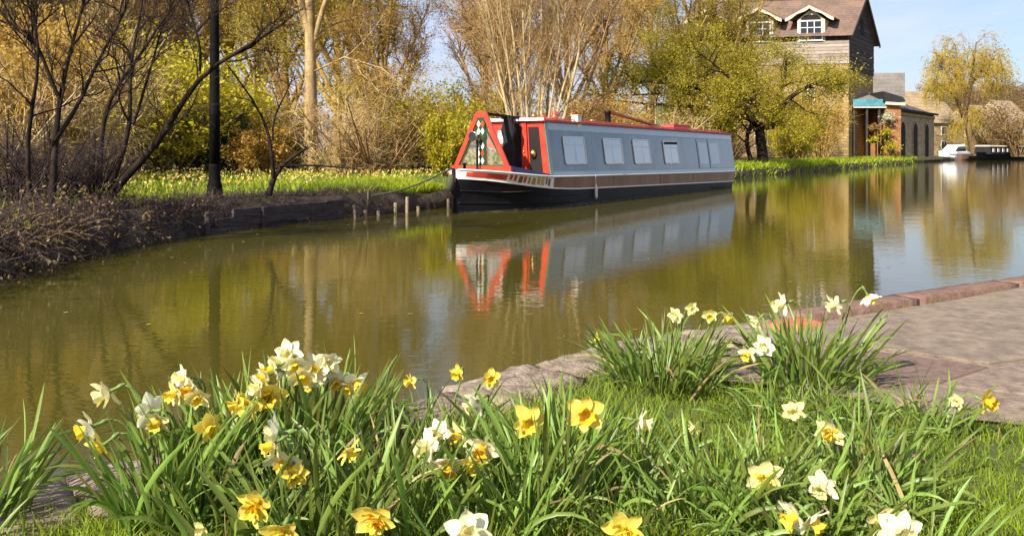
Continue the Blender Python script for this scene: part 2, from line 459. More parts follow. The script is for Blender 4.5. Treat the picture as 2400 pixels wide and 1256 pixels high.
# short turf: near the camera as single blades
def inside(pts, X, Y):
    r = np.zeros(len(X), bool); n = len(pts)
    for i in range(n):
        (x1, y1), (x2, y2) = pts[i][:2], pts[(i + 1) % n][:2]
        c = ((y1 > Y) != (y2 > Y)) & (X < (x2 - x1) * (Y - y1) / (y2 - y1 + 1e-12) + x1)
        r ^= c
    return r
turf_line = [near_pt(s, 0.30, 0)[:2] for s in (-3.2, -1.6, -0.6, 0.2, 0.8, 1.4, 2.0)] + [near_pt(2.6, 0.38, 0)[:2], near_pt(3.1, 0.45, 0)[:2], near_pt(3.5, 0.62, 0)[:2]] + [p for p in inner[::-1]] + [(3.2, 2.7), (4, 1.2), (-3, 0.8)]
n = 430000
Yb = 1 / rng.uniform(1 / 5.2, 1 / 1.2, n); Xb = rng.uniform(-2.6, 3.6, n)
Yb += rng.normal(size=n) * 0.01
ok = inside(turf_line, Xb + rng.normal(size=n) * 0.035, Yb + rng.normal(size=n) * 0.035)
Xb, Yb = Xb[ok][:150000], Yb[ok][:150000]
def blades(X, Y, Z, h, w, lean, tint):
    n = len(X); az = rng.uniform(0, 2 * np.pi, n); la = rng.uniform(0, 2 * np.pi, n)
    dx, dy = np.cos(az) * w / 2, np.sin(az) * w / 2
    lx, ly = np.cos(la) * lean * h, np.sin(la) * lean * h
    V = np.zeros((n, 5, 3))
    V[:, 0] = np.column_stack([X - dx, Y - dy, Z]); V[:, 1] = np.column_stack([X + dx, Y + dy, Z])
    V[:, 2] = np.column_stack([X + dx * .8 + lx * .35, Y + dy * .8 + ly * .35, Z + h * .6]); V[:, 3] = np.column_stack([X - dx * .8 + lx * .35, Y - dy * .8 + ly * .35, Z + h * .6])
    V[:, 4] = np.column_stack([X + lx, Y + ly, Z + h])
    b0 = np.arange(n) * 5
    q = np.column_stack([b0, b0 + 1, b0 + 2, b0 + 3]); t = np.column_stack([b0 + 3, b0 + 2, b0 + 4])
    return V.reshape(-1, 3), q, t, np.repeat(tint, 5)
patch = 0.5 + 0.5 * np.sin(Xb * 3.1 + 1.3 * np.sin(Yb * 2.2)) * np.sin(Yb * 4.3 + Xb)
V, q, t, ti = blades(Xb, Yb, np.full(len(Xb), 0.195), rng.gamma(6, 0.0062, len(Xb)) * (0.7 + 0.6 * patch), rng.uniform(.0022, .0045, len(Xb)), rng.uniform(.1, 1.1, len(Xb)), np.clip(patch * .5 + rng.uniform(-.1, .5, len(Xb)), 0, 1))
tag(link('grass', mesh_np('grass', V, q, t, ti), M['grass']), kind='stuff')

# weeds in the joints of the coping and along the path, and drifting leaf scraps on the water
ns = 2600
sj_ = rng.uniform(-1.6, 9, ns); dj_ = np.where(rng.uniform(size=ns) < .5, .33 + rng.normal(size=ns) * .03, rng.uniform(.0, .35, ns))
grp = np.round(sj_ * 4) / 4 + rng.normal(size=ns) * .02; sj_ = np.where(rng.uniform(size=ns) < .75, grp, sj_)
pj = np.array([near_pt(a, c, .2) for a, c in zip(sj_, dj_)])
kp = (np.sin(grp * 37.0) > .1)
V, q, t, ti = blades(pj[kp, 0], pj[kp, 1], np.full(kp.sum(), .205), rng.uniform(.015, .06, kp.sum()), rng.uniform(.002, .004, kp.sum()), rng.uniform(.3, 1.3, kp.sum()), rng.uniform(0, .7, kp.sum()))
tag(link('joint_weeds', mesh_np('joint_weeds', V, q, t, ti), M['grass']), kind='stuff')
# the lawn across the water
n = 60000
T = rng.uniform(0.5, 46, n); D = rng.uniform(0.75, 13, n) ** 1.0
pts = np.array([[np.interp(tt, s_all - BANK0, BD[:, i]) + np.interp(tt, s_all - BANK0, BN[:, i]) * d for i in (0, 1)] for tt, d in zip(T, D)])
keep = (T > 5.5) & ((D > 0.9) | (rng.uniform(size=n) < 0.25)) & ~((T > 25) & (D > 6))
T, D, pts = T[keep], D[keep], pts[keep]
cl = 0.5 + 0.5 * np.sin(pts[:, 0] * 1.9 + np.sin(pts[:, 1] * 1.1) * 2) * np.sin(pts[:, 1] * 1.7)
V, q, t, ti = blades(pts[:, 0], pts[:, 1], land_z(D) - 0.02, rng.uniform(.07, .17, len(T)) * (0.6 + 0.9 * cl), rng.uniform(.015, .035, len(T)), rng.uniform(.1, .9, len(T)), np.clip(cl * .6 + rng.uniform(-.2, .5, len(T)), 0, 1))
tag(link('lawn_grass', mesh_np('lawn_grass', V, q, t, ti), M['lawn']), kind='stuff')
# a drift of daffodils in flower on that lawn
m_drift = mat('drift_petal', (0.75, 0.52, 0.06), (0.85, 0.74, 0.35), scale=1.2, rough=0.6, trans=0.3)
sel = np.where((D > 1.3) & (T < 26) & (rng.uniform(size=len(T)) < np.where(cl > 0.45, 0.17, 0.05)))[0][:3200]
def rhombs(C_, size, rng_, flat=0.0):
    n = len(C_); a = rng_.normal(size=(n, 3)); a[:, 2] *= (1 - flat); a /= np.linalg.norm(a, axis=1)[:, None]
    b_ = np.cross(a, rng_.normal(size=(n, 3))); b_ /= np.linalg.norm(b_, axis=1)[:, None] + 1e-9
    s = (np.asarray(size) * np.ones(n))[:, None]
    V = np.stack([C_ - a * s, C_ + b_ * s * .5, C_ + a * s, C_ - b_ * s * .5], 1)
    return V.reshape(-1, 3), (np.arange(n) * 4)[:, None] + np.arange(4)
C_ = np.column_stack([pts[sel], land_z(D[sel]) + rng.uniform(.13, .27, len(sel))])
V, q = rhombs(np.repeat(C_, 3, 0), 0.035, rng)
tag(link('daffodil_drift', mesh_np('daffodil_drift', V, q), m_drift), kind='stuff')

nf = 260
fx = rng.uniform(-4.5, 9, nf); fy = rng.uniform(4, 24, nf); okf = np.array([inside([tuple(v) for v in NE[3:13]] + [(30, 60)] + [tuple(v) for v in BL[16:2:-1]], np.array([a]), np.array([c]))[0] for a, c in zip(fx, fy)])
fa = rng.uniform(0, 6.28, nf); fs = rng.uniform(.008, .026, nf)
V = np.stack([np.column_stack([fx + fs * np.cos(fa + k), fy + fs * r * np.sin(fa + k), np.full(nf, .004)]) for k, r in ((0, 1), (1.2, .9), (3.14, 1), (4.4, .8))], 1)[okf]
tag(link('floating_leaves', mesh_np('floating_leaves', V.reshape(-1, 3), np.arange(len(V) * 4).reshape(-1, 4)), mat('drift_leaf', (0.16, 0.11, 0.04), (0.36, 0.27, 0.10), scale=3, rough=.8)), kind='stuff')
# timber walling along the water and the row of short piles
M['oldwood'] = mat('wet_timber', (0.035, 0.026, 0.026), (0.08, 0.062, 0.058), scale=4, stretch=(1, 1, 6), rough=0.9, bump=0.6, bscale=14, objrand=0.25)
M['palewood'] = mat('weathered_stake', (0.15, 0.11, 0.075), (0.32, 0.25, 0.17), scale=9, rough=0.9, bump=0.5, bscale=30, objrand=0.35)
rev = tag(empty('timber_walling', bank(10, 0)), 'dark wet timber boards and posts shoring the far bank left of the boat', 'retaining wall')
def t_at_px(px, z=0.1):
    ts = np.linspace(0, 60, 1200); q_ = np.array([bank(t_)[:2] for t_ in ts]); xx = 1200 + F * q_[:, 0] / q_[:, 1]
    return float(np.interp(px, xx[(q_[:, 1] > 4)], ts[(q_[:, 1] > 4)]))
ro = np.array(rev.location)
tA, tB, tC = t_at_px(470), t_at_px(800), t_at_px(1040)
for row, (z0, z1) in enumerate(((-0.1, 0.06), (0.075, 0.21), (0.225, 0.35))):
    tt = tA + row * 0.35
    while tt < tB - 0.2:
        e = min(tB, tt + rng.uniform(2.2, 3.4)); j = rng.uniform(-.012, .012)
        a, c = bank(tt + .01, -0.05 + j, 0) - ro, bank(e - .01, -0.05 + rng.uniform(-.015, .02), 0) - ro
        MB().bar((a[0], a[1], (z0 + z1) / 2 - ro[2] + j), (c[0], c[1], (z0 + z1) / 2 - ro[2] + rng.uniform(-.015, .015)), 0.05, z1 - z0).build('board', M['oldwood'], rev)
        tt = e
tt = tA
while tt < tB + .1:
    p = bank(tt, -0.13, 0) - ro
    MB().tube([(p[0], p[1], -.4 - ro[2]), (p[0] + rng.uniform(-.02, .02), p[1], rng.uniform(.26, .36) - ro[2])], [.045, .04], 7).build('post', M['oldwood'], rev)
    tt += rng.uniform(1.1, 1.8)
tt = tB + .25
pal = tag(empty('pile_row', bank(tB, 0)), 'row of short weathered stakes holding the bank by the bow', 'stakes')
po = np.array(pal.location)
while tt < tC + 2:
    p = bank(tt, -0.07 + rng.uniform(-.03, .03), 0) - po; h = rng.uniform(.10, .36)
    MB().tube([(p[0], p[1], -.5 - po[2]), (p[0] + rng.uniform(-.03, .03), p[1] + rng.uniform(-.03, .03), h - po[2])], [.04, .034], 7).build('stake', M['palewood'], pal)
    tt += rng.uniform(.18, .55)
# ------------------------------------------------------------------ trees
def unit(a): return a / (np.linalg.norm(a, axis=-1, keepdims=True) + 1e-9)
def grow(P0, D, Ls, S, wander, up, g):
    """N wandering shoots at once: points (N, S+1, 3)"""
    N_ = len(P0); pts = np.zeros((N_, S + 1, 3)); pts[:, 0] = P0; d = unit(np.array(D, float))
    for i in range(S):
        d = unit(d + wander * g.normal(size=(N_, 3)) + np.array([0, 0, up]))
        pts[:, i + 1] = pts[:, i] + d * (Ls / S)[:, None]
    return pts
def taper(r0, S, end=0.35):
    return r0[:, None] * np.linspace(1, end, S + 1)[None, :]
def shoots(pts, rad, per, t0, t1, ang, g, azim=None):
    """start points and directions of side shoots"""
    N_, S1, _ = pts.shape
    t = g.uniform(t0, t1, (N_, per)) * (S1 - 1); i = np.minimum(t.astype(int), S1 - 2); f = (t - i)[..., None]
    n = np.arange(N_)[:, None]
    p = pts[n, i] * (1 - f) + pts[n, i + 1] * f
    tn = unit(pts[n, i + 1] - pts[n, i]); r = rad[n, i] * (1 - f[..., 0]) + rad[n, i + 1] * f[..., 0]
    rv = g.normal(size=p.shape)
    if azim is not None: rv = rv * (1 - azim[3]) + np.array(azim[:3]) * azim[3]
    side = unit(rv - (rv * tn).sum(-1, keepdims=True) * tn)
    a = R(ang) * g.uniform(0.7, 1.3, (N_, per, 1))
    d = tn * np.cos(a) + side * np.sin(a)
    return p.reshape(-1, 3), d.reshape(-1, 3), r.reshape(-1), (t / (S1 - 1)).reshape(-1)
def tubes(pts, rad, sides):
    N_, S1, _ = pts.shape
    tn = np.empty_like(pts); tn[:, 1:-1] = pts[:, 2:] - pts[:, :-2]; tn[:, 0] = pts[:, 1] - pts[:, 0]; tn[:, -1] = pts[:, -1] - pts[:, -2]
    tn = unit(tn); ref = np.array([0.83, 0.21, -0.17]); x = unit(np.cross(tn, ref)); y = np.cross(tn, x)
    a = np.arange(sides) * 2 * np.pi / sides
    V = pts[:, :, None] + (x[:, :, None] * np.cos(a)[None, None, :, None] + y[:, :, None] * np.sin(a)[None, None, :, None]) * rad[:, :, None, None]
    b0 = (np.arange(N_) * S1 * sides)[:, None, None] + (np.arange(S1 - 1) * sides)[None, :, None]
    k = np.arange(sides)[None, None, :]; k2 = (k + 1) % sides
    q = np.stack([b0 + k, b0 + k2, b0 + sides + k2, b0 + sides + k], -1)
    return V.reshape(-1, 3), q.reshape(-1, 4)
def join(parts):
    V, q, n = [], [], 0
    for v, f in parts:
        V.append(v); q.append(f + n); n += len(v)
    return np.concatenate(V), np.concatenate(q)
def smoothpath(pts, S):
    pts = np.array(pts, float)
    s = np.concatenate([[0], np.cumsum(np.linalg.norm(np.diff(pts, axis=0), axis=1))]); u = np.linspace(0, s[-1], S + 1)
    out = np.column_stack([np.interp(u, s, pts[:, i]) for i in range(3)])
    for _ in range(2):
        out[1:-1] = 0.25 * out[:-2] + 0.5 * out[1:-1] + 0.25 * out[2:]
    return out

def tree_meshes(g, limbs, levels, leaf=None, name='tree'):
    """limbs: list of (points (S+1,3), radius start, radius end); levels: dicts of side shoots; leaf: dict of leaves on the last levels"""
    trunkparts, twigparts, ends = [], [], []
    S0 = max(len(l[0]) for l in limbs) - 1
    pts = np.array([smoothpath(l[0], S0) for l in limbs])
    rad = np.array([l[1] + (l[2] - l[1]) * np.linspace(0, 1, S0 + 1) for l in limbs])
    trunkparts.append(tubes(pts, rad, 9))
    cur = (pts, rad)
    for li, lv in enumerate(levels):
        p, d, r, t = shoots(cur[0], cur[1], lv['n'], lv.get('t0', .25), lv.get('t1', 1), lv['ang'], g, lv.get('az'))
        Ls = lv['len'] * g.uniform(.55, 1.25, len(p)) * (1.15 - lv.get('shrink', .5) * t)
        q = grow(p, d, Ls, lv.get('S', 5), lv.get('wander', .2), lv.get('up', .05), g)
        r0 = np.minimum(r * .75, lv['r'] * g.uniform(.7, 1.2, len(p)))
        rr = taper(r0, lv.get('S', 5), lv.get('end', .3))
        (trunkparts if lv.get('limb') else twigparts).append(tubes(q, rr, 5 if lv.get('limb') else 3))
        cur = (q, rr)
        if leaf and li >= len(levels) - leaf.get('lv', 1): ends.append(q)
    tv = mesh_np(name + '_trunk', *join(trunkparts), smooth=True)
    tw = mesh_np(name + '_twigs', *join(twigparts)) if twigparts else None
    lf = None
    if leaf:
        allp = np.concatenate([e[:, 1:].reshape(-1, 3) for e in ends])
        c = allp[g.integers(0, len(allp), leaf['n'])] + g.normal(size=(leaf['n'], 3)) * leaf.get('j', .08)
        V, q = rhombs(c, leaf['size'] * g.uniform(.6, 1.3, leaf['n']), g, leaf.get('flat', 0))
        lf = mesh_np(name + '_foliage', V, q, tint=np.repeat(g.uniform(0, 1, leaf['n']), 4))
    return tv, tw, lf

def plant(name, label, cat, loc, meshes, mats, rz=0, sc=1, group=None):
    e = empty(name, loc, rz); e.scale = (sc, sc, sc) if np.isscalar(sc) else sc
    tag(e, label, cat, group)
    for nm, me, mt in zip(('trunk', 'twigs', 'foliage'), meshes, mats):
        if me is None: continue
        o = link(nm, me, mt, e)
        if nm != 'trunk': o['kind'] = 'stuff'
    return e

def bark(name, c1, c2, s=9, rough=.9): return mat(name, c1, c2, scale=s, rough=rough, spec=.1, bump=.6, bscale=35, objrand=.15, stretch=(1, 1, .35))
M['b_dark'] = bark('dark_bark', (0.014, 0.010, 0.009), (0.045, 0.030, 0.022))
M['b_brown'] = bark('brown_bark', (0.11, 0.066, 0.033), (0.20, 0.13, 0.065))
M['b_pale'] = bark('pale_bark', (0.30, 0.215, 0.11), (0.46, 0.36, 0.21), 6)
M['b_trunk'] = bark('mottled_bark', (0.20, 0.125, 0.05), (0.46, 0.34, 0.17), 4)
M['b_ochre'] = bark('ochre_bark', (0.22, 0.14, 0.045), (0.33, 0.22, 0.08))
M['b_red'] = bark('russet_bark', (0.20, 0.115, 0.05), (0.33, 0.21, 0.10))
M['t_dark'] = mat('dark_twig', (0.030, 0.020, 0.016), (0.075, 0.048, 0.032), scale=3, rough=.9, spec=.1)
M['t_ochre'] = mat('ochre_twig', (0.34, 0.215, 0.065), (0.48, 0.32, 0.11), scale=.6, rough=.8, spec=.1, objrand=.15)
M['t_russet'] = mat('russet_twig', (0.31, 0.18, 0.075), (0.43, 0.29, 0.14), scale=.6, rough=.8, spec=.1, objrand=.15)
M['t_straw'] = mat('straw_twig', (0.46, 0.32, 0.13), (0.58, 0.43, 0.20), scale=.6, rough=.8, spec=.1, objrand=.12)
M['t_olive'] = mat('olive_twig', (0.24, 0.19, 0.035), (0.36, 0.28, 0.06), scale=.6, rough=.8, spec=.1, objrand=.15)
def leafm(n, c, c3, t=.45): return mat(n, c, None, rough=.55, spec=.25, tint=1, c3=c3, objrand=.12, trans=t)
M['l_yg'] = leafm('spring_leaf', (0.30, 0.28, 0.012), (0.60, 0.50, 0.035))
M['l_olive'] = leafm('olive_bud', (0.30, 0.22, 0.015), (0.52, 0.38, 0.04))
M['l_ochre'] = leafm('ochre_bud', (0.38, 0.235, 0.035), (0.58, 0.39, 0.07), .4)
M['l_russet'] = leafm('russet_bud', (0.32, 0.18, 0.05), (0.52, 0.33, 0.11), .4)
M['l_gold'] = leafm('golden_bud', (0.40, 0.29, 0.02), (0.60, 0.46, 0.05))
M['t_gold'] = mat('golden_twig', (0.34, 0.24, 0.04), (0.46, 0.34, 0.07), scale=.6, rough=.8, spec=.1)
M['l_hawth'] = leafm('olive_gold_leaf', (0.22, 0.20, 0.012), (0.52, 0.43, 0.035))
M['l_green'] = leafm('evergreen_leaf', (0.025, 0.055, 0.015), (0.07, 0.12, 0.03), .2)
M['l_brown'] = leafm('dead_leaf', (0.12, 0.075, 0.03), (0.28, 0.18, 0.08), .2)

# --- the dark bare tree leaning over the water on the left, limbs as they fork
def trace(g, pts, Y0, Y1, r0, r1):
    n = len(pts); return (np.array([P(x, y, Y0 + (Y1 - Y0) * i / (n - 1)) for i, (x, y) in enumerate(pts)]), r0, r1)
def rel(limbs, base): return [(l[0] - base, l[1], l[2]) for l in limbs]
g = np.random.default_rng(21)
base = bank(t_at_px(240), .75)
LT = [trace(g, [(250, 470), (285, 415), (335, 378), (378, 338), (402, 285), (432, 225), (470, 165), (520, 140), (575, 112), (625, 88), (668, 52)], 11.6, 11.0, .062, .014),
      trace(g, [(468, 168), (472, 120), (455, 60), (440, 10), (432, -40)], 11.1, 10.9, .022, .008),
      trace(g, [(262, 430), (292, 345), (312, 292), (303, 240), (302, 172), (312, 108), (330, 40), (338, -30)], 11.6, 12.2, .042, .012),
      trace(g, [(312, 292), (330, 240), (350, 170), (372, 95), (385, 40), (420, -20)], 11.9, 12.6, .024, .008),
      trace(g, [(232, 440), (236, 330), (240, 265), (258, 212), (300, 168), (342, 122), (362, 68), (395, 25), (432, -10)], 11.7, 12.4, .042, .011)]
fin = [dict(n=9, len=1.1, ang=42, r=.016, wander=.22, up=.10, S=7, t0=.3, limb=True), dict(n=9, len=.65, ang=40, r=.008, wander=.2, up=.06), dict(n=6, len=.26, ang=38, r=.003, S=3, wander=.2)]
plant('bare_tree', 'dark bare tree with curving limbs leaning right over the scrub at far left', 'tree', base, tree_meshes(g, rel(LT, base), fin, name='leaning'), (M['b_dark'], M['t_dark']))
base = bank(t_at_px(110), .8)
LT = [trace(g, [(122, 470), (126, 400), (130, 300), (136, 225), (150, 175), (168, 110), (182, 50), (205, -20)], 10.2, 10.8, .048, .012),
      trace(g, [(136, 225), (105, 165), (92, 85), (55, 62), (0, 48), (-60, 30)], 10.4, 10.2, .026, .010),
      trace(g, [(128, 330), (190, 255), (216, 165), (240, 110), (268, 80), (300, 40), (310, -30)], 10.3, 10.9, .030, .010),
      trace(g, [(70, 470), (62, 380), (60, 290), (70, 240), (95, 200), (100, 130), (80, 40), (70, -30)], 10.2, 9.9, .034, .010)]
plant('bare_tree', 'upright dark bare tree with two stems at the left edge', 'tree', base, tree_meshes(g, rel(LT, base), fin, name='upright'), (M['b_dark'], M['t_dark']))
# --- the small forked tree right of the lamp post
base = bank(t_at_px(628), .75)
LT = [trace(g, [(630, 458), (636, 425), (650, 393), (690, 365), (722, 345)], 13.6, 13.7, .055, .018),
      trace(g, [(640, 415), (640, 372), (640, 330), (626, 286), (596, 235), (560, 190), (530, 150)], 13.6, 13.5, .035, .008),
      trace(g, [(640, 330), (632, 290), (662, 232), (686, 200), (690, 165)], 13.6, 13.8, .020, .007),
      trace(g, [(655, 390), (720, 386), (790, 392), (850, 398)], 13.6, 14.2, .024, .006)]
fin2 = [dict(n=4, len=.55, ang=45, r=.009, wander=.2, up=.05, S=6, t0=.4, limb=True), dict(n=5, len=.32, ang=40, r=.004), dict(n=3, len=.16, ang=40, r=.0022, S=3)]
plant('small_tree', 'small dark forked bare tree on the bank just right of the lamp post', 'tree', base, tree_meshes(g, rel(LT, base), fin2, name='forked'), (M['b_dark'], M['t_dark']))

# --- the tall pale trunk in the lawn
def straight(px, py, Y, h, r, lean=0.0, top=.25): # a trunk standing at that spot
    b_ = P(px, py, Y); b_[2] = land_z(6) if Y < 60 else .9
    return b_, (np.array([[0, 0, -.1], [lean * .2, 0, h * .33], [lean * .6, .1, h * .66], [lean, 0, h]]), r, r * top)
base, tr = straight(730, 408, 25.5, 9.5, .23, -.12, .45)
LT = [tr, (np.array([[-.05, 0, 4.4], [-.35, -.1, 5.6], [-.9, -.3, 7.5], [-1.3, -.2, 9.6]]), .13, .03), (np.array([[0, 0, 4.0], [.5, .1, 5.2], [.9, .3, 7.2], [1.2, .5, 9.5]]), .10, .03),
      (np.array([[0, 0, 3.2], [.8, -.4, 4.6], [2.1, -.8, 3.9], [3.6, -1.2, 2.2]]), .035, .01)]
fin3 = [dict(n=9, len=2.6, ang=48, r=.035, wander=.16, up=.05, S=7, t0=.3, limb=True), dict(n=9, len=1.3, ang=42, r=.013, wander=.2, up=.0), dict(n=7, len=.6, ang=40, r=.007, S=4, up=-.05)]
plant('ash_tree', 'tall tree with thick pale trunk standing in the lawn left of the boat', 'tree', base, tree_meshes(g, LT, fin3, dict(n=5000, size=.035, j=.1), name='tall'), (M['b_trunk'], M['t_ochre'], M['l_ochre']))

# --- the many-stemmed pale tree behind the bow
base = P(1250, 300, 27); base[2] = land_z(4)
LT = []
for k in range(15):
    a = k / 14 * 2 - 1; h = g.uniform(5.5, 8.8)
    x = a * 1.0
    LT.append((np.array([[x * .45, g.normal() * .3, -.1], [x * .9 + g.normal() * .15, g.normal() * .3, h * .3], [x * 1.7 + g.normal() * .3, g.normal() * .5, h * .65], [x * 2.3 + g.normal() * .4, g.normal() * .6, h]]), g.uniform(.045, .085), .015))
fin4 = [dict(n=11, len=1.9, ang=26, r=.022, wander=.12, up=.12, S=6, t0=.2, limb=True), dict(n=8, len=1.0, ang=28, r=.010, wander=.14, up=.12), dict(n=6, len=.5, ang=30, r=.006, S=3, up=.1)]
plant('coppiced_tree', 'many-stemmed pale bare tree rising behind the bow and cabin front', 'tree', base, tree_meshes(g, LT, fin4, dict(n=5000, size=.03, j=.08), name='coppice'), (M['b_pale'], M['t_russet'], M['l_russet']))

# --- the spreading yellow-green tree beyond the stern, its dark twisted trunk
base = P(1792, 372, 44); base[2] = land_z(3)
def tb(px, py, dY=0): return P(px, py, 44 + dY) - base
LT = [(np.array([tb(1788, 378), tb(1800, 330), tb(1806, 290), tb(1780, 250, .5), tb(1700, 215, .5), tb(1580, 190, -.5), tb(1470, 190, -1)]), .30, .05),
      (np.array([tb(1806, 300), tb(1812, 262, -.3), tb(1850, 225, -.8), tb(1900, 195, -1.2), tb(1960, 180, -1)]), .20, .04),
      (np.array([tb(1806, 295), tb(1790, 240, 1), tb(1760, 185, 1.6), tb(1730, 140, 2.2)]), .18, .04),
      (np.array([tb(1800, 300), tb(1740, 265, -1), tb(1650, 245, -1.6), tb(1540, 250, -2.2), tb(1430, 235, -2.4)]), .16, .04),
      (np.array([tb(1780, 250, .5), tb(1690, 205, 1.5), tb(1590, 160, 2), tb(1490, 150, 2)]), .14, .03),
      (np.array([tb(1700, 215, .5), tb(1600, 215, -1.2), tb(1500, 225, -1.6), tb(1400, 225, -1.2)]), .10, .03),
      (np.array([tb(1800, 270), tb(1720, 190, -1), tb(1660, 140, -1.2), tb(1620, 110, -1)]), .14, .03),
      (np.array([tb(1806, 280), tb(1830, 210, 1), tb(1850, 160, 1.6), tb(1840, 120, 2)]), .16, .04),
      (np.array([tb(1760, 376, -.5), tb(1745, 335, -.5), tb(1755, 290, -.2), tb(1790, 262, 0)]), .13, .08)]
fin5 = [dict(n=10, len=2.0, ang=52, r=.055, wander=.2, up=.06, S=6, t0=.25, limb=True), dict(n=9, len=1.2, ang=50, r=.02, wander=.22, up=-.02), dict(n=7, len=.6, ang=50, r=.010, S=3, up=-.08)]
spread_tree = tree_meshes(g, LT, fin5, dict(n=50000, size=.058, j=.16, lv=2, flat=.3), name='spreading')
plant('willow_tree', 'low spreading yellow-green tree with dark twisted trunk beyond the stern', 'tree', base, spread_tree, (M['b_dark'], M['t_olive'], M['l_hawth']))

# --- weeping willow by the far moorings
base = P(2278, 352, 112); base[2] = .6
wl = lambda *p: np.array([[x, y, z] for x, y, z in p], float)
LT = [(wl((.5, 0, 0), (0, 0, 2.8), (-1.1, 0, 5.5)), .62, .48), (wl((-1.1, 0, 5.4), (-2.2, .2, 8), (-3.4, .4, 11), (-4.2, .2, 14)), .34, .08),
      (wl((-1.1, 0, 5.4), (-.7, -.2, 8.5), (.2, -.3, 11.5), (.6, 0, 15.6)), .36, .08), (wl((-.6, 0, 9), (1.6, .3, 11.5), (2.8, .5, 14)), .18, .06), (wl((-2.2, 0, 8), (-3.9, -.5, 9.2), (-6, -.7, 10.4)), .16, .06),
      (wl((-.9, 0, 8), (-1.6, .6, 11.5), (-1.9, .8, 15.4)), .2, .06), (wl((0, 0, 10.5), (2.2, -.4, 11.2), (4.0, -.6, 11.6)), .13, .05)]
fin6 = [dict(n=10, len=3.0, ang=55, r=.08, wander=.2, up=.10, S=6, t0=.35, limb=True), dict(n=9, len=2.4, ang=45, r=.03, wander=.12, up=-.16, S=7), dict(n=6, len=2.4, ang=40, r=.018, wander=.05, up=-.45, S=6)]
plant('weeping_willow', 'weeping willow with golden drooping shoots beside the far moored boats', 'tree', base, tree_meshes(g, LT, fin6, dict(n=17000, size=.10, j=.05, lv=2), name='weeping'), (M['b_brown'], M['t_gold'], M['l_gold']))

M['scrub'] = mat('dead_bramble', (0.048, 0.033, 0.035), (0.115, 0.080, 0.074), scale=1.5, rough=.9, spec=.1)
# --- three patterns of tall bare background tree and three of bush, each placed many times
def tall_pattern(seed, h, spread, leafn, up):
    g = np.random.default_rng(seed)
    L_ = [(np.array([[0, 0, -.2], [g.normal() * .2, g.normal() * .2, h * .3], [g.normal() * .4, g.normal() * .4, h * .62], [g.normal() * .6, g.normal() * .6, h * .95]]), .020 * h, .004 * h)]
    for k in range(7):
        a = g.uniform(0, 6.28); z = h * g.uniform(.12, .5); rr = spread * g.uniform(.5, 1)
        L_.append((np.array([[0, 0, z], [rr * .4 * math.cos(a), rr * .4 * math.sin(a), z + h * .15], [rr * .8 * math.cos(a), rr * .8 * math.sin(a), z + h * .32], [rr * math.cos(a), rr * math.sin(a), min(h, z + h * .5)]]), .010 * h, .002 * h))
    lv = [dict(n=11, len=h * .2, ang=42, r=.004 * h, wander=.18, up=up, S=6, t0=.15, limb=True), dict(n=9, len=h * .11, ang=42, r=.0018 * h, wander=.2, up=up), dict(n=6, len=h * .06, ang=40, r=.0010 * h, S=3, up=up)]
    return tree_meshes(g, L_, lv, dict(n=leafn, size=.0048 * h, j=.012 * h, lv=2), name='tall%d' % seed)
def bush_pattern(seed, h, w, leafn, size, stems=26, up=.05, ang=35):
    g = np.random.default_rng(seed); L_ = []
    for k in range(stems):
        a = g.uniform(0, 6.28); rr = w * math.sqrt(g.uniform(0, 1)); hh = h * g.uniform(.45, .95) * (1 - .35 * (rr / w) ** 2)
        L_.append((np.array([[.15 * rr * math.cos(a), .15 * rr * math.sin(a), -.1], [.5 * rr * math.cos(a), .5 * rr * math.sin(a), hh * .5], [.85 * rr * math.cos(a) + g.normal() * .1, .85 * rr * math.sin(a), hh * .85], [rr * math.cos(a) + g.normal() * .15, rr * math.sin(a) + g.normal() * .15, hh]]), .010 * h, .003 * h))
    lv = [dict(n=9, len=h * .26, ang=ang, r=.005 * h, wander=.2, up=up, S=5, t0=.1), dict(n=7, len=h * .14, ang=ang, r=.0028 * h, S=4, up=up, wander=.22)]
    return tree_meshes(g, L_, lv, dict(n=leafn, size=size, j=.03 * h, lv=2) if leafn else None, name='bush%d' % seed)
def recolour(ms): return tuple(m.copy() if m else None for m in ms)
TP = [tall_pattern(31, 12, 4.0, 8000, .06), tall_pattern(32, 12, 3.2, 8000, .14), tall_pattern(33, 12, 4.4, 8000, .0)]
SCH = {'o': (M['b_ochre'], M['t_ochre'], M['l_ochre']), 'r': (M['b_red'], M['t_russet'], M['l_russet']), 'y': (M['b_ochre'], M['t_olive'], M['l_olive']), 's': (M['b_pale'], M['t_straw'], M['l_ochre']), 'b': (M['b_brown'], M['t_russet'], M['l_brown'])}
cache = {}
def placed(pat, key, sch):
    if (key, sch) not in cache: cache[(key, sch)] = recolour(pat)
    return cache[(key, sch)]
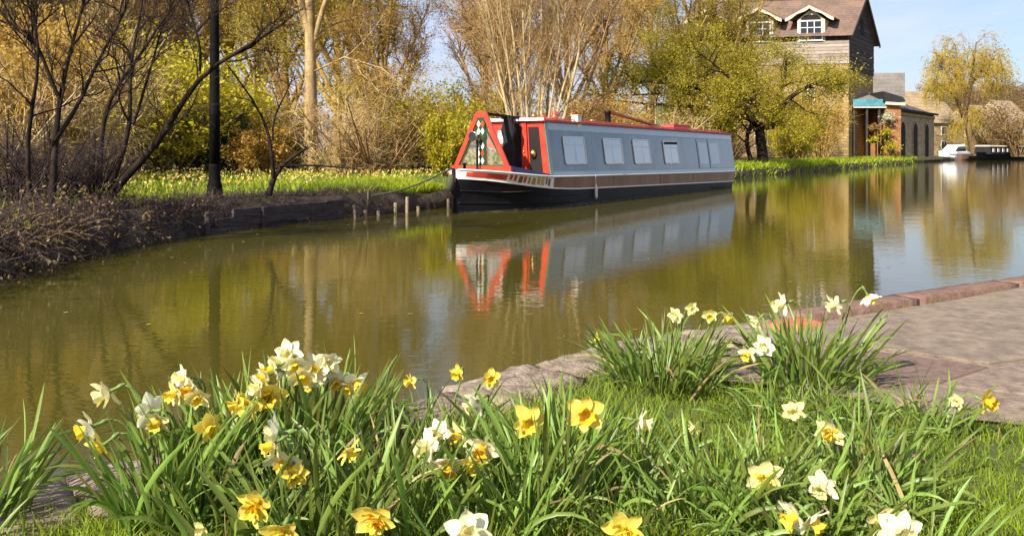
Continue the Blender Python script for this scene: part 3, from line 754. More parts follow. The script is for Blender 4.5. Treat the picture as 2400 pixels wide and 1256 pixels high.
wood = [  # px, distance, height, pattern, scheme, label
    (-150, 30, 10.5, 0, 'o', 'bare ochre-twigged tree at the left frame edge behind the scrub'),
    (-20, 38, 12.5, 1, 's', 'bare straw-coloured tree behind the two-stemmed dark tree'),
    (90, 33, 11, 2, 'o', 'wide ochre tree seen between the two dark trees at left'),
    (185, 46, 14, 1, 'r', 'russet bare tree far behind the leaning dark tree'),
    (265, 36, 11.5, 0, 's', 'pale bare tree rising above the yellow-green shrubs at left'),
    (345, 50, 14.5, 2, 'o', 'ochre tree high behind the largest yellow-green shrub'),
    (430, 40, 12, 1, 'r', 'russet tree just left of the top of the lamp post'),
    (530, 38, 12, 0, 'o', 'ochre tree showing right behind the top of the lamp post'),
    (600, 48, 15, 2, 's', 'straw-coloured tree behind the small forked tree'),
    (668, 36, 11.5, 1, 'y', 'olive upright tree close left of the thick pale trunk'),
    (790, 34, 11.5, 0, 'y', 'olive bare tree close right of the thick pale trunk'),
    (845, 40, 12.5, 1, 'o', 'broad ochre tree right of the thick pale trunk'),
    (900, 30, 7.0, 1, 'o', 'shorter ochre tree at the edge of the gap of sky'),
    (1135, 44, 11.5, 1, 'r', 'russet tree at the right side of the gap of sky'),
    (1180, 36, 10.5, 0, 'r', 'russet twiggy tree above the bow of the boat'),
    (1330, 40, 12, 1, 'r', 'tall russet tree above the front cabin windows'),
    (1420, 52, 13, 2, 'o', 'ochre tree above the middle of the cabin'),
    (1530, 60, 14.5, 0, 'y', 'sparse olive tree above the blank half of the cabin'),
    (1640, 62, 15.5, 1, 'y', 'tall olive tree behind the spreading yellow-green tree'),
    (1715, 66, 13.5, 1, 'y', 'olive tree partly in front of the left dormer'),
]
for i, (px, Y, h, p, sch, lab) in enumerate(wood):
    b_ = P(px, 352, Y); b_[2] = land_z(12)
    plant('bare_tree', lab, 'tree', b_, placed(TP[p], 't%d' % p, sch), SCH[sch], rz=i * 2.1, sc=h / 12, group='bare trees of the wood behind the far bank')
BP = [bush_pattern(41, 3, 1.6, 9000, .05), bush_pattern(42, 3, 1.9, 0, 0, 30, -.03, 50), bush_pattern(43, 3, 1.5, 4500, .045, 22), bush_pattern(44, 2.2, 1.0, 6000, .06, 20)]
BS = {'dk': (M['b_dark'], M['scrub'], None), 'yg': (M['b_brown'], M['t_olive'], M['l_yg']), 'or': (M['b_red'], M['t_russet'], M['l_russet']), 'st': (M['b_pale'], M['t_straw'], M['l_ochre']), 'gr': (M['b_dark'], M['t_dark'], M['l_green']), 'ol': (M['b_brown'], M['t_olive'], M['l_olive']), 'br': (M['b_brown'], M['t_russet'], M['l_brown']), 'oc': (M['b_ochre'], M['t_ochre'], M['l_ochre'])}
bushes = [  # px, distance, height, width factor, pattern, scheme, label
    (-60, 16, 4.0, 1.0, 1, 'st', 'straw-coloured bare bush at the left frame edge'),
    (60, 18, 4.8, .8, 2, 'oc', 'ochre bush behind the two-stemmed dark tree'),
    (180, 19, 4.8, .8, 1, 'st', 'pale twiggy bush between the two dark trees at left'),
    (20, 10.6, 1.45, 1.0, 1, 'dk', 'low dark leafless bush rooted in the scrub at the left edge'),
    (120, 11.2, 1.5, 1.0, 1, 'dk', 'low dark leafless bush under the two-stemmed dark tree'),
    (215, 11.9, 1.35, .9, 1, 'dk', 'low dark leafless bush at the foot of the leaning dark tree'),
    (10, 26, 6.5, .8, 2, 'or', 'tall russet bush at the left edge behind the straw-coloured one'),
    (120, 27, 6.5, .8, 2, 'oc', 'tall ochre bush rising between the stems of the two-stemmed tree'),
    (235, 23, 5.2, .7, 1, 'or', 'russet bare bush behind the foot of the leaning dark tree'),
    (285, 25, 4.4, 1.1, 0, 'yg', 'yellow-green shrub behind the leaning dark tree'),
    (385, 24, 4.6, 1.15, 0, 'yg', 'largest bright yellow-green shrub left of the lamp post'),
    (455, 28, 4.8, 1.0, 0, 'yg', 'yellow-green shrub touching the left side of the lamp post'),
    (530, 25, 2.4, .75, 3, 'gr', 'dark evergreen bush just right of the lamp post foot'),
    (590, 29, 4.4, 1.0, 2, 'or', 'russet shrub behind the small forked tree'),
    (610, 24, 1.7, 1.2, 3, 'oc', 'low ochre bush behind the small forked tree'),
    (672, 27, 3.2, .9, 2, 'ol', 'olive bush against the left of the thick pale trunk'),
    (800, 25, 3.4, 1.1, 1, 'st', 'straw-coloured tangle right of the thick pale trunk'),
    (880, 24.5, 3.4, 1.2, 1, 'or', 'russet tangle of bare stems midway between pale trunk and bow'),
    (910, 30, 4.6, 1.1, 2, 'ol', 'olive bush behind the russet tangle of bare stems'),
    (985, 26, 3.0, 1.0, 0, 'yg', 'yellow-green bush just left of the bow'),
    (1045, 23, 2.0, .8, 3, 'yg', 'low yellow-green bush beside the pointed bow board'),
    (1085, 28, 3.3, 1.0, 0, 'yg', 'leafy yellow-green bush behind the pointed bow board'),
    (1150, 31, 4.2, 1.1, 2, 'or', 'russet bush behind the red cabin doors'),
    (1330, 33, 3.8, 1.2, 2, 'or', 'russet bush above the first cabin windows'),
    (1420, 36, 4.2, 1.2, 2, 'oc', 'ochre bush behind the plank on the cabin roof'),
    (1530, 40, 4.2, 1.2, 1, 'st', 'pale bare bush behind the red box on the roof'),
    (1640, 44, 4.5, 1.2, 2, 'ol', 'olive bush under the left of the spreading tree'),
    (1850, 58, 4.0, 1.0, 0, 'yg', 'yellow-green bush against the mill right of the twisted trunk'),
    (1925, 62, 6.5, .75, 2, 'oc', 'tall ochre climber on the stone wall of the mill'),
    (1885, 66, 7.5, .8, 1, 'oc', 'tall bare golden shrub in front of the mill window'),
    (1700, 52, 3.6, 1.2, 1, 'br', 'brown bare bush behind the twisted dark trunk'),
]
for i, (px, Y, h, w, p, sch, lab) in enumerate(bushes):
    b_ = P(px, 352, Y); b_[2] = land_z(5); k = h / (2.2 if p == 3 else 3)
    plant('bush', lab, 'bush', b_, placed(BP[p], 'b%d' % p, sch), BS[sch], rz=i * 1.7, sc=(k * w, k * w, k), group='bushes along the far bank')

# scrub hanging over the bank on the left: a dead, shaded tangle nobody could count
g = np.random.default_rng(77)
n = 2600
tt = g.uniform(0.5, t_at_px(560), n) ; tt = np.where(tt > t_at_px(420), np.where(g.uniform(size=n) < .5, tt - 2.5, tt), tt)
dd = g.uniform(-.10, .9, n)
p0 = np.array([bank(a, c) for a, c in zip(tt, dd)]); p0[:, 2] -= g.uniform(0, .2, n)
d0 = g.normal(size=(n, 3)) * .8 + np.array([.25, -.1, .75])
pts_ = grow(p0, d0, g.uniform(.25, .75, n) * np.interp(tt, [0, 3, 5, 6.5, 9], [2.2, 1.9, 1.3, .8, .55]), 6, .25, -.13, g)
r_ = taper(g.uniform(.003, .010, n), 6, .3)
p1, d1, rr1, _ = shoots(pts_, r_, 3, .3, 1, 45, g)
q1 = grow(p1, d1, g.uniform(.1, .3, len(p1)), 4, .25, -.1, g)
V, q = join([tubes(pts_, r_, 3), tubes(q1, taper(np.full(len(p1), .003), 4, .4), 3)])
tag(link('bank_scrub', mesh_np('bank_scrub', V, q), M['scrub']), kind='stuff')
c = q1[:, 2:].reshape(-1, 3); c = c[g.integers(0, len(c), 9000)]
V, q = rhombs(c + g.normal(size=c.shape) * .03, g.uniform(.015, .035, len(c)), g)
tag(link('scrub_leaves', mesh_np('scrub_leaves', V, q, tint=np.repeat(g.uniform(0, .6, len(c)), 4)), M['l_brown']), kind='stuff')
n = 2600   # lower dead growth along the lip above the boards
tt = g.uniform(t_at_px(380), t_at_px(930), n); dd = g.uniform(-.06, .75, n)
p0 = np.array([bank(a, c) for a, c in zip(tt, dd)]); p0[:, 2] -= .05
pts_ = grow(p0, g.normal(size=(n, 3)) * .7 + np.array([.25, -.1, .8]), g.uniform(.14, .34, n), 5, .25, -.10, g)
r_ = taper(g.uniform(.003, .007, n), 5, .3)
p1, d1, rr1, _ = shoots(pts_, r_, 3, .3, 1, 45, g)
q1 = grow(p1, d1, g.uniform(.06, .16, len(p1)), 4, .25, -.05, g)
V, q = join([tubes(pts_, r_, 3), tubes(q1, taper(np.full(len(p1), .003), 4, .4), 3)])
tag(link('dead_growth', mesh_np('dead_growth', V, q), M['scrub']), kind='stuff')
n = 420    # bleached fronds in the scrub at the far left
tt = g.uniform(t_at_px(-30), t_at_px(190), n); p0 = np.array([bank(a, c) for a, c in zip(tt, g.uniform(-.12, .5, n))]); p0[:, 2] -= .1
pts_ = grow(p0, g.normal(size=(n, 3)) * .6 + np.array([.3, -.2, .7]), g.uniform(.2, .6, n), 7, .12, -.16, g)
V, q = tubes(pts_, taper(g.uniform(.003, .006, n), 7, .3), 3)
tag(link('dry_fronds', mesh_np('dry_fronds', V, q), M['t_straw']), kind='stuff')
# tufts and weeds along the lip further on and the green verge beyond the stern
n = 16000
T2 = np.concatenate([g.uniform(t_at_px(860), t_at_px(1060), n // 3), g.uniform(32, 60, n // 3), g.uniform(60, 100, n - 2 * (n // 3))]); D2 = g.uniform(.0, 2.0, n) ** 1.3 * .9; D2 = np.where((T2 < 30) & (D2 < .25), .25 + D2, D2)
pp = np.array([bank(a, c) for a, c in zip(T2, D2)])
V, q, t, ti = blades(pp[:, 0], pp[:, 1], pp[:, 2] - .03, g.uniform(.10, .42, n) * np.where(T2 > 30, .9, .55), np.where(T2 > 30, .06, .02), g.uniform(.2, 1.2, n), g.uniform(0, 1, n))
tag(link('verge_weeds', mesh_np('verge_weeds', V, q, t, ti), M['lawn']), kind='stuff')

# pale curved branch lying in the scrub at the water's edge
b0 = G(75, 625, .05)
fb_ = MB().tube([np.array(v) - b0 for v in (P(62, 628, b0[1]), P(75, 600, b0[1]), P(84, 582, b0[1] + .05), P(95, 600, b0[1]), P(118, 614, b0[1] - .05), P(136, 612, b0[1] - .05), P(140, 592, b0[1]))], [.012, .014, .017, .017, .015, .013, .008], 7)
o = fb_.build('fallen_branch', M['palewood'], smooth=True); o.location = b0
tag(o, 'pale hooked branch lying at the water edge below the scrub', 'branch')

# wooded rise in the distance at the right
n = 1300
hx = g.uniform(60, 330, n); hy = g.uniform(190, 420, n)
keep = (hx / hy > .51) & (hx / hy < 1.2)
wv = []
pv, pr, pl = TP[2]
pts0 = np.array([v.co[:] for v in pl.vertices]).reshape(-1, 4, 3)
g2 = np.random.default_rng(5)
sub = pts0[g2.integers(0, len(pts0), 500)]
def near_d(x, y):
    d = np.linalg.norm(BD - np.array([x, y]), axis=1); return d.min()
for x, y in zip(hx[keep], hy[keep]):
    d = near_d(x, y)
    if d < 40: continue
    a = g2.uniform(0, 6.28); c_, s_ = math.cos(a), math.sin(a); k = g2.uniform(.7, 1.1)
    ctr = sub.mean(1, keepdims=True); w_ = (ctr + (sub - ctr) * 5) * k
    wv.append(np.stack([w_[..., 0] * c_ - w_[..., 1] * s_ + x, w_[..., 0] * s_ + w_[..., 1] * c_ + y, w_[..., 2] + land_z(d) - 1], -1).reshape(-1, 3))
V = np.concatenate(wv)
tag(link('far_wood', mesh_np('far_wood', V, np.arange(len(V)).reshape(-1, 4), tint=np.repeat(g2.uniform(0, 1, len(V) // 4), 4)), M['l_brown']), kind='stuff')
for px, Y, h, p, sch, lab in ((2330, 118, 6.5, 1, 'b', 'brown bare bush behind the dark moored boat'), (2385, 108, 8.5, 2, 'b', 'taller brown bush at the right frame edge'), (2350, 122, 4.0, 0, 'yg', 'low yellow-green hedge above the dark moored boat'), (2290, 128, 3.6, 0, 'ol', 'olive bush right of the willow trunk')):
    b_ = P(px, 352, Y); b_[2] = .7
    plant('bush', lab, 'bush', b_, placed(BP[p], 'b%d' % p, 'yg' if sch == 'yg' else ('ol' if sch == 'ol' else 'br')), BS['yg' if sch == 'yg' else ('ol' if sch == 'ol' else 'br')], rz=px, sc=(h / 3 * 1.3, h / 3 * 1.3, h / 3), group='bushes by the far moorings')
# ------------------------------------------------------------------ lamp post
M['iron'] = mat('black_iron', (0.004, 0.004, 0.005), (0.009, 0.008, 0.008), scale=12, rough=.75, spec=.06, bump=.2, bscale=60)
lb = P(503, 458, 14.0); lb[2] = .48
lp = tag(empty('lamp_post', lb), 'tall black cast-iron lamp post with flared foot on the far bank', 'lamp post')
MB().lathe([(.16, -.1), (.16, .06), (.135, .09), (.125, .16), (.13, .20), (.105, .26), (.095, .5), (.10, .54), (.085, .6)], n=14).build('base', M['iron'], lp, smooth=True)
MB().lathe([(.092, .58), (.09, 1.4), (.098, 1.43), (.098, 1.47), (.086, 1.5), (.075, 3.0), (.062, 4.3)], n=14).build('shaft', M['iron'], lp, smooth=True)
MB().lathe([(.05, 4.3), (.11, 4.36), (.12, 4.4), (.05, 4.42)], n=12).build('collar', M['iron'], lp, smooth=True)
lan = MB().lathe([(.10, 4.42), (.19, 4.85), (.20, 4.87), (.05, 5.05), (.02, 5.15)], n=6).build('lantern', M['iron'], lp)

# ------------------------------------------------------------------ mill
M['stone'] = masonry('buff_stone', (0.36, 0.24, 0.095), (0.47, 0.34, 0.165), (0.28, 0.22, 0.14), .62, .26)
M['greystone'] = masonry('grey_stone', (0.44, 0.35, 0.22), (0.54, 0.44, 0.29), (0.2, 0.17, 0.12), .5, .22)
M['brick'] = masonry('orange_brick', (0.40, 0.17, 0.07), (0.50, 0.26, 0.12), (0.34, 0.28, 0.2), .23, .08)
M['palestone'] = masonry('pale_stone', (0.46, 0.33, 0.165), (0.56, 0.43, 0.25), (0.4, 0.32, 0.2), .6, .25)
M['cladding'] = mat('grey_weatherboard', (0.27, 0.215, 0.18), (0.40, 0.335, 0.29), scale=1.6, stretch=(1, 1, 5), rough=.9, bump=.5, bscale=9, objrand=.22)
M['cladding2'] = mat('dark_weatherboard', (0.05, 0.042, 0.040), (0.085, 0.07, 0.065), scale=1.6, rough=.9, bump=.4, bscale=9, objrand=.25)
M['slate'] = mat('brown_slate', (0.135, 0.095, 0.075), (0.215, 0.135, 0.10), scale=.5, rough=.85, bump=.4, bscale=12, lo=.4, hi=.6)
M['greyslate'] = mat('grey_slate', (0.14, 0.125, 0.11), (0.20, 0.18, 0.16), scale=.6, rough=.8, bump=.4, bscale=12)
M['buffslate'] = mat('buff_stone_tile', (0.27, 0.195, 0.115), (0.38, 0.285, 0.175), scale=.6, rough=.9)
M['white'] = mat('white_paint', (0.74, 0.72, 0.68), (0.80, 0.79, 0.76), scale=4, rough=.5)
M['cream'] = mat('cream_paint', (0.62, 0.52, 0.36), (0.70, 0.60, 0.44), scale=4, rough=.6)
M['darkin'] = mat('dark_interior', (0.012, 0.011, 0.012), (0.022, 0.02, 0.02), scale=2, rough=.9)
M['pane'] = mat('window_pane', (0.018, 0.022, 0.030), rough=.05, spec=.6)
mo = P(1990, 352, 75); mo[2] = .5
mill = tag(empty('watermill', mo), 'tall mill with brown slate roof, weatherboarded loft and two white dormers', 'building')
U = np.array([-math.cos(R(12)), math.sin(R(12))]); Vv = np.array([math.sin(R(37)), math.cos(R(37))])
def W(a, b, z): return (U[0] * a + Vv[0] * b, U[1] * a + Vv[1] * b, z)
WD, FL = 9.2, 16.0                       # depth of the gable, length of the front
zs, zt, ze, zr = 8.9, 11.0, 11.75, 15.6   # stone top, cladding top, eaves, ridge (above the mill's foot)
def wbox(a0, a1, b0, b1, z0, z1): return MB().box((a0, b0, z0), (a1, b1, z1), W)
wbox(.05, FL, .05, WD, -.6, zs).build('stone_wall', M['stone'], mill)
lw = MB()
lw.add([W(a, b, z) for a in (.12, FL) for b, z in ((.12, zs), (WD - .12, zs), (WD - .12, ze - .1), (WD / 2, zr - .3), (.12, ze - .1))], [(0, 1, 2, 3, 4), (9, 8, 7, 6, 5), (0, 5, 6, 1), (1, 6, 7, 2), (2, 7, 8, 3), (3, 8, 9, 4), (4, 9, 5, 0)])
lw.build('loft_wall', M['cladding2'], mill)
gm = np.random.default_rng(3)
nrow = 7
for r in range(nrow):
    z0 = zs - .1 + (zt - zs + .1) / nrow * r; z1 = z0 + (zt - zs + .1) / nrow - .03; a = -.02
    while a < FL:
        e = min(FL, a + gm.uniform(2.6, 4.6)); j = gm.uniform(-.02, .02)
        wbox(a + .01, e - .01, -.04 + j, .10, z0, z1).build('board', M['cladding'], mill)
        a = e
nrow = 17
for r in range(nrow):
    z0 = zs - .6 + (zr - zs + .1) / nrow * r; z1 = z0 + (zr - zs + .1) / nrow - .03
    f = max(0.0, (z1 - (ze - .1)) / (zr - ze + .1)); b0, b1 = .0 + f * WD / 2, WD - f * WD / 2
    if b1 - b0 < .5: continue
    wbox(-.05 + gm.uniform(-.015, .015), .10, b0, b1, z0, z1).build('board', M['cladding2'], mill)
def slope(a0, a1, b0, z0, b1, z1, rows, cols, th, m, name, parent, fn=None, seed=1):
    """courses of slates on one slope: eaves at (b0, z0), ridge at (b1, z1)"""
    g_ = np.random.default_rng(seed); mb = MB(); fn = fn or W
    for r in range(rows):
        f0, f1 = r / rows, (r + 1.25) / rows
        a = a0 - (r % 2) * (a1 - a0) / cols / 2
        while a < a1 - .02:
            w = (a1 - a0) / cols * g_.uniform(.8, 1.2); e = min(a1, a + w); s = max(a0, a); l = g_.uniform(0, .03)
            B = lambda f: b0 + (b1 - b0) * f
            Z = lambda f: z0 + (z1 - z0) * f
            mb.hexa([fn(s, B(f0), Z(f0) + l), fn(e - .012, B(f0), Z(f0) + l), fn(e - .012, B(min(f1, 1)), Z(min(f1, 1)) - th * .5), fn(s, B(min(f1, 1)), Z(min(f1, 1)) - th * .5),
                     fn(s, B(f0), Z(f0) + l + th), fn(e - .012, B(f0), Z(f0) + l + th), fn(e - .012, B(min(f1, 1)), Z(min(f1, 1)) + th * .2), fn(s, B(min(f1, 1)), Z(min(f1, 1)) + th * .2)])
            a = e
    return mb.build(name, m, parent, kind='stuff')
ov = .55
slope(-.45, FL, -ov, ze - .43, WD / 2, zr, 20, 34, .06, M['slate'], 'slates', mill, seed=4)
slope(-.45, FL, WD + ov, ze - .43, WD / 2, zr, 20, 34, .06, M['slate'], 'slates', mill, seed=5)
MB().bar(W(-.5, WD / 2, zr + .08), W(FL, WD / 2, zr + .08), .3, .16).build('ridge', M['slate'], mill)
for b0 in (-ov - .05, WD + ov + .05):
    MB().bar(W(-.5, b0, ze - .48), W(-.5, WD / 2, zr - .02), .08, .34).build('bargeboard', M['cladding2'], mill)
def dormer(ac, wdw=1.22, zc=11.0, zh=1.95):
    d = MB()
    # cheeks and face
    z0, z1 = zc - .1, zc + zh
    d.box((ac - wdw, -.10, z0), (ac + wdw, 2.6, z1), W)
    d.poly([W(ac - wdw, -.10, z1 - .002), W(ac + wdw, -.10, z1 - .002), W(ac, -.10, z1 + 1.0)], np.array(W(0, 4.2, 0)))
    dm = d.build('dormer', M['cream'], mill)
    for s in (-1, 1):                     # the two roof planes of the dormer, with curved white boards along their edge
        r = MB()
        r.hexa([W(ac, -.6, z1 + 1.18), W(ac + s * (wdw + .85), -.6, z1 + .02), W(ac + s * (wdw + .85), 2.6, z1 + .02), W(ac, 4.4, z1 + 1.18),
                W(ac, -.6, z1 + 1.30), W(ac + s * (wdw + .9), -.6, z1 + .12), W(ac + s * (wdw + .9), 2.6, z1 + .12), W(ac, 4.4, z1 + 1.30)])
        r.build('dormer_roof', M['slate'], dm)
        b_ = MB(); rows = []
        for k in range(9):
            f = k / 8; aa = ac + s * (wdw + .92) * f; zz = z1 + 1.26 - 1.18 * f; w_ = .26 + .07 * math.sin(f * math.pi * 3)
            rows.append([W(aa, -.66, zz), W(aa, -.66, zz - w_), W(aa, -.58, zz - w_), W(aa, -.58, zz), W(aa, -.66, zz)])
        b_.grid(rows).build('barge_board', M['cream'], dm)
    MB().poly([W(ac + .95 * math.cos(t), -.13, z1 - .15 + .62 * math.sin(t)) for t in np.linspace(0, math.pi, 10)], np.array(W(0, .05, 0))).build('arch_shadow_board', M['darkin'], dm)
    w0, w1, y0, y1 = ac - .92, ac + .92, zc + .05, z1 - .18
    fr = MB()
    for a0, a1, q0, q1 in ((w0 - .13, w0, y0 - .1, y1 + .12), (w1, w1 + .13, y0 - .1, y1 + .12), (w0, w1, y1, y1 + .12), (w0, w1, y0 - .1, y0)):
        fr.box((a0, -.22, q0), (a1, -.10, q1), W)
    for k in (1, 2): a_ = w0 + (w1 - w0) * k / 3; fr.box((a_ - .035, -.20, y0), (a_ + .035, -.13, y1), W)
    for k in (1, 2): q_ = y0 + (y1 - y0) * k / 3; fr.box((w0, -.195, q_ - .03), (w1, -.135, q_ + .03), W)
    fr.build('window_frame', M['white'], dm)
    for i in range(3):
        for j in range(3):
            wbox(w0 + (w1 - w0) * i / 3 + .036, w0 + (w1 - w0) * (i + 1) / 3 - .036, -.15, -.12, y0 + (y1 - y0) * j / 3 + .031, y0 + (y1 - y0) * (j + 1) / 3 - .031).build('pane', M['pane'], dm)
dormer(3.3); dormer(7.9); dormer(12.6)
def mwin(a0, a1, z0, z1):
    fr = MB().box((a0, -.06, z0), (a1, .04, z1), W).build('window', M['white'], mill)
    for i in range(2):
        for j in range(2):
            w, h = (a1 - a0) / 2, (z1 - z0) / 2
            wbox(a0 + w * i + .07, a0 + w * (i + 1) - .05, -.09, -.061, z0 + h * j + .07, z0 + h * (j + 1) - .05).build('pane', M['pane'], fr)
for a in (3.6, 7.8, 12): mwin(a - .6, a + .6, 1.2, 3.1); mwin(a - .6, a + .6, 5.0, 6.8)
gw = MB().box((-.12, 3.9, 12.0), (-.02, 5.0, 13.4), W).build('loft_door', M['darkin'], mill)

# ------------------------------------------------------------------ wharf buildings
def house(name, label, cat, o, ux, uy, L_, D_, h, rise, wallm, roofm, seed=1, over=.3, hip=False):
    e = tag(empty(name, o), label, cat)
    fn = lambda a, b, z: (ux[0] * a + uy[0] * b, ux[1] * a + uy[1] * b, z)
    mb = MB()
    mb.add([fn(a, b, z) for a in (0, L_) for b, z in ((0, -.6), (D_, -.6), (D_, h), (D_ / 2, h + rise - .1), (0, h))], [(0, 1, 2, 3, 4), (9, 8, 7, 6, 5), (0, 5, 6, 1), (1, 6, 7, 2), (2, 7, 8, 3), (3, 8, 9, 4), (4, 9, 5, 0)])
    mb.build('wall', wallm, e)
    k = over * rise / (D_ / 2)
    slope(-over, L_ + over, -over, h - k, D_ / 2, h + rise, 10, max(8, int(L_ * 1.6)), .06, roofm, 'roof', e, fn, seed)
    slope(-over, L_ + over, D_ + over, h - k, D_ / 2, h + rise, 10, max(8, int(L_ * 1.6)), .06, roofm, 'roof', e, fn, seed + 1)
    return e, fn
q1 = np.array([39.35, 82.0]); q2 = np.array([50.0, 95.0]); qx = (q2 - q1) / np.linalg.norm(q2 - q1); qy = np.array([-qx[1], qx[0]]); QL = float(np.linalg.norm(q2 - q1))
qo = np.array([q1[0] + qy[0] * .5, q1[1] + qy[1] * .5, .45])
shed, sfn = house('wharf_shed', 'grey stone canalside shed with three tall dark arched doorways', 'building', qo, qx, qy, QL, 6.5, 5.0, 1.35, M['greystone'], M['greyslate'], 8)
MB().bar(sfn(-.35, -.36, 4.98), sfn(QL + .35, -.36, 4.98), .16, .22).build('gutter', M['darkin'], shed)
MB().bar(sfn(0, -.06, 4.62), sfn(QL, -.06, 4.62), .12, .3).build('cornice', M['palestone'], shed)
MB().bar(sfn(-.3, -.45, -.1), sfn(QL + .3, -.45, -.1), .9, .3).build('quay_ledge', M['palestone'], shed)
for k, ac in enumerate((2.6, 7.8, 13.0)):
    pts_ = [sfn(ac - .95, -.03, .1), sfn(ac + .95, -.03, .1)] + [sfn(ac + .95 * math.cos(t), -.03, 3.0 + .75 * math.sin(t)) for t in np.linspace(0, math.pi, 9)]
    dr = MB().poly(pts_, np.array(sfn(0, .02, 0))).build('doorway', M['darkin'], shed)
    ar = MB(); rows = []
    for t in np.linspace(0, math.pi, 10):
        rows.append([sfn(ac + rr * math.cos(t), b_, 3.0 + (rr - .2) * math.sin(t)) for rr, b_ in ((.97, -.09), (1.2, -.09), (1.2, .0), (.97, .0), (.97, -.09))])
    ar.grid(rows).build('arch', M['palestone'], dr)
    for s in (-1, 1): MB().box((ac + s * 1.08 - .11, -.09, .1), (ac + s * 1.08 + .11, .0, 3.0), sfn).build('jamb', M['palestone'], dr)
# brick gable end with the covered bay between shed and mill
bo = P(2096, 352, 75.6); bo[2] = .5
bay = tag(empty('brick_bay', bo), 'narrow orange brick building between mill and stone shed, hung with plants', 'building')
MB().box((-.62, 0, -.6), (.62, 5.5, 5.3)).build('wall', M['brick'], bay)
MB().hexa([(-1.0, -.4, 5.3), (.9, -.4, 5.3), (.9, 5.8, 5.3), (-1.0, 5.8, 5.3), (-.9, .3, 6.3), (.85, .1, 5.75), (.85, 4.8, 5.75), (-.9, 4.8, 6.3)]).build('roof', M['darkin'], bay)
MB().bar((-.95, -.3, 5.15), (.85, -.3, 5.05), .2, .26).build('fascia', M['cream'], bay)
can_o = P(2030, 352, 77.5); can_o[2] = .5; CZ = 1.15
M['turq'] = mat('turquoise_paint', (0.06, 0.21, 0.26), (0.12, 0.32, 0.36), scale=2, rough=.45)
can = tag(empty('canopy', can_o), 'turquoise-edged canopy over a dark covered dock beside the mill', 'canopy')
MB().hexa([(x, y, z + CZ) for x, y, z in [(-1.9, -1.6, 4.15), (1.75, -1.6, 4.15), (1.6, 3, 5.3), (-1.9, 3, 5.3), (-1.9, -1.6, 4.27), (1.75, -1.6, 4.27), (1.6, 3, 5.45), (-1.9, 3, 5.45)]]).build('roof', M['greyslate'], can)
MB().box((-1.95, -1.72, 3.75 + CZ), (1.85, -1.61, 4.4 + CZ)).build('fascia', M['turq'], can)
MB().box((-1.9, -1.66, 3.6 + CZ), (1.8, -1.62, 3.745 + CZ)).build('valance', M['white'], can)
for x in (-1.8, -.55, .6, 1.5): MB().box((x - .08, -1.5, -.5), (x + .08, -1.34, 4.15 + CZ)).build('post', M['cladding2'], can)
MB().box((-1.9, 2.6, -.5), (1.5, 2.8, 4.9 + CZ)).build('back_wall', M['darkin'], can)
MB().box((-1.75, 1.4, -.4), (-.6, 1.6, 3.4)).build('door', mat('dark_blue_door', (0.018, 0.02, 0.05), (0.03, 0.035, 0.07), scale=3, rough=.5), can)
# hanging greenery on the brick bay: single plants
g = np.random.default_rng(8)
def pot_plant(px, py, Y, s, m, label, pot=True, name='hanging_plant'):
    s *= .66; c_ = P(px, py, Y); e = tag(empty(name, c_), label, 'plant', 'plants round the brick building')
    n_ = 260; pts_ = g.normal(size=(n_, 3)) * np.array([s, s * .7, s * .8]) * .55
    V, q = rhombs(pts_, .11, g)
    o_ = link('foliage', mesh_np('foliage', V, q, tint=np.repeat(g.uniform(0, 1, n_), 4)), m, e); o_['kind'] = 'stuff'
    if pot: MB().lathe([(.14, -s * .95), (.3, -s * .5), (.32, -s * .4)], n=9).build('pot', M['darkin'], e)
    return e
pot_plant(2083, 276, 75.2, .85, leafm('white_flower', (.5, .55, .3), (.75, .75, .6)), 'pale flowering basket high on the brick wall')
pot_plant(2076, 312, 75.2, .75, M['l_yg'], 'yellow-green basket halfway up the brick wall')
pot_plant(2050, 300, 75.2, .6, M['l_russet'], 'russet trailing basket under the turquoise canopy')
pot_plant(2048, 327, 75.2, .6, M['l_yg'], 'lower yellow-green basket beneath the turquoise canopy')
pot_plant(2088, 345, 74.9, 1.0, M['l_yg'], 'leafy shrub in the tub at the foot of the brick wall')
# grey-roofed house and pale house behind
ho = P(2036, 352, 98); ho[2] = .6
gh, gf = house('grey_house', 'house with plain grey slate roof behind the canopy', 'house', ho, np.array([1, 0.0]), np.array([.435, .90]), 4.3, 7, 5.6, 4.7, M['greystone'], M['greyslate'], 15, .1)
ho = P(2128, 352, 118); ho[2] = .6
ph, pf = house('stone_house', 'pale stone house with buff tiled roof behind the arched shed', 'house', ho, np.array([.93, .36]), np.array([-.36, .93]), 9.0, 8, 5.0, 4.6, M['palestone'], M['buffslate'], 17, .3)
def hwin(par, fn, a, z, w=1.0, h=1.3):
    o_ = MB().box((a - w / 2, -.08, z), (a + w / 2, .02, z + h), fn).build('window', M['white'], par)
    MB().box((a - w / 2 + .1, -.11, z + .1), (a - .05, -.081, z + h - .1), fn).build('pane', M['pane'], o_)
    MB().box((a + .05, -.11, z + .1), (a + w / 2 - .1, -.081, z + h - .1), fn).build('pane', M['pane'], o_)
for a in (2, 4.5, 7): hwin(ph, pf, a, 2.9); hwin(ph, pf, a, .8)
for a in (1.2, 3.1): hwin(gh, gf, a, 4.2)
for px, Y, L_, lab, m in ((2195, 150, 11, 'pale gabled house seen through the willow branches', 'palestone'), (2300, 165, 13, 'stone house among the brown trees right of the willow', 'palestone'), (2375, 150, 9, 'small stone house at the right edge below the hill', 'greystone')):
    ho = P(px, 352, Y); ho[2] = 1.2
    e_, f_ = house('stone_house', lab, 'house', ho, np.array([.8, .6]), np.array([-.6, .8]), L_, 8, 5.4, 4.2, M[m], M['buffslate'], int(px), .3)
    for a in (2, 5, 8): hwin(e_, f_, a, 3.2)

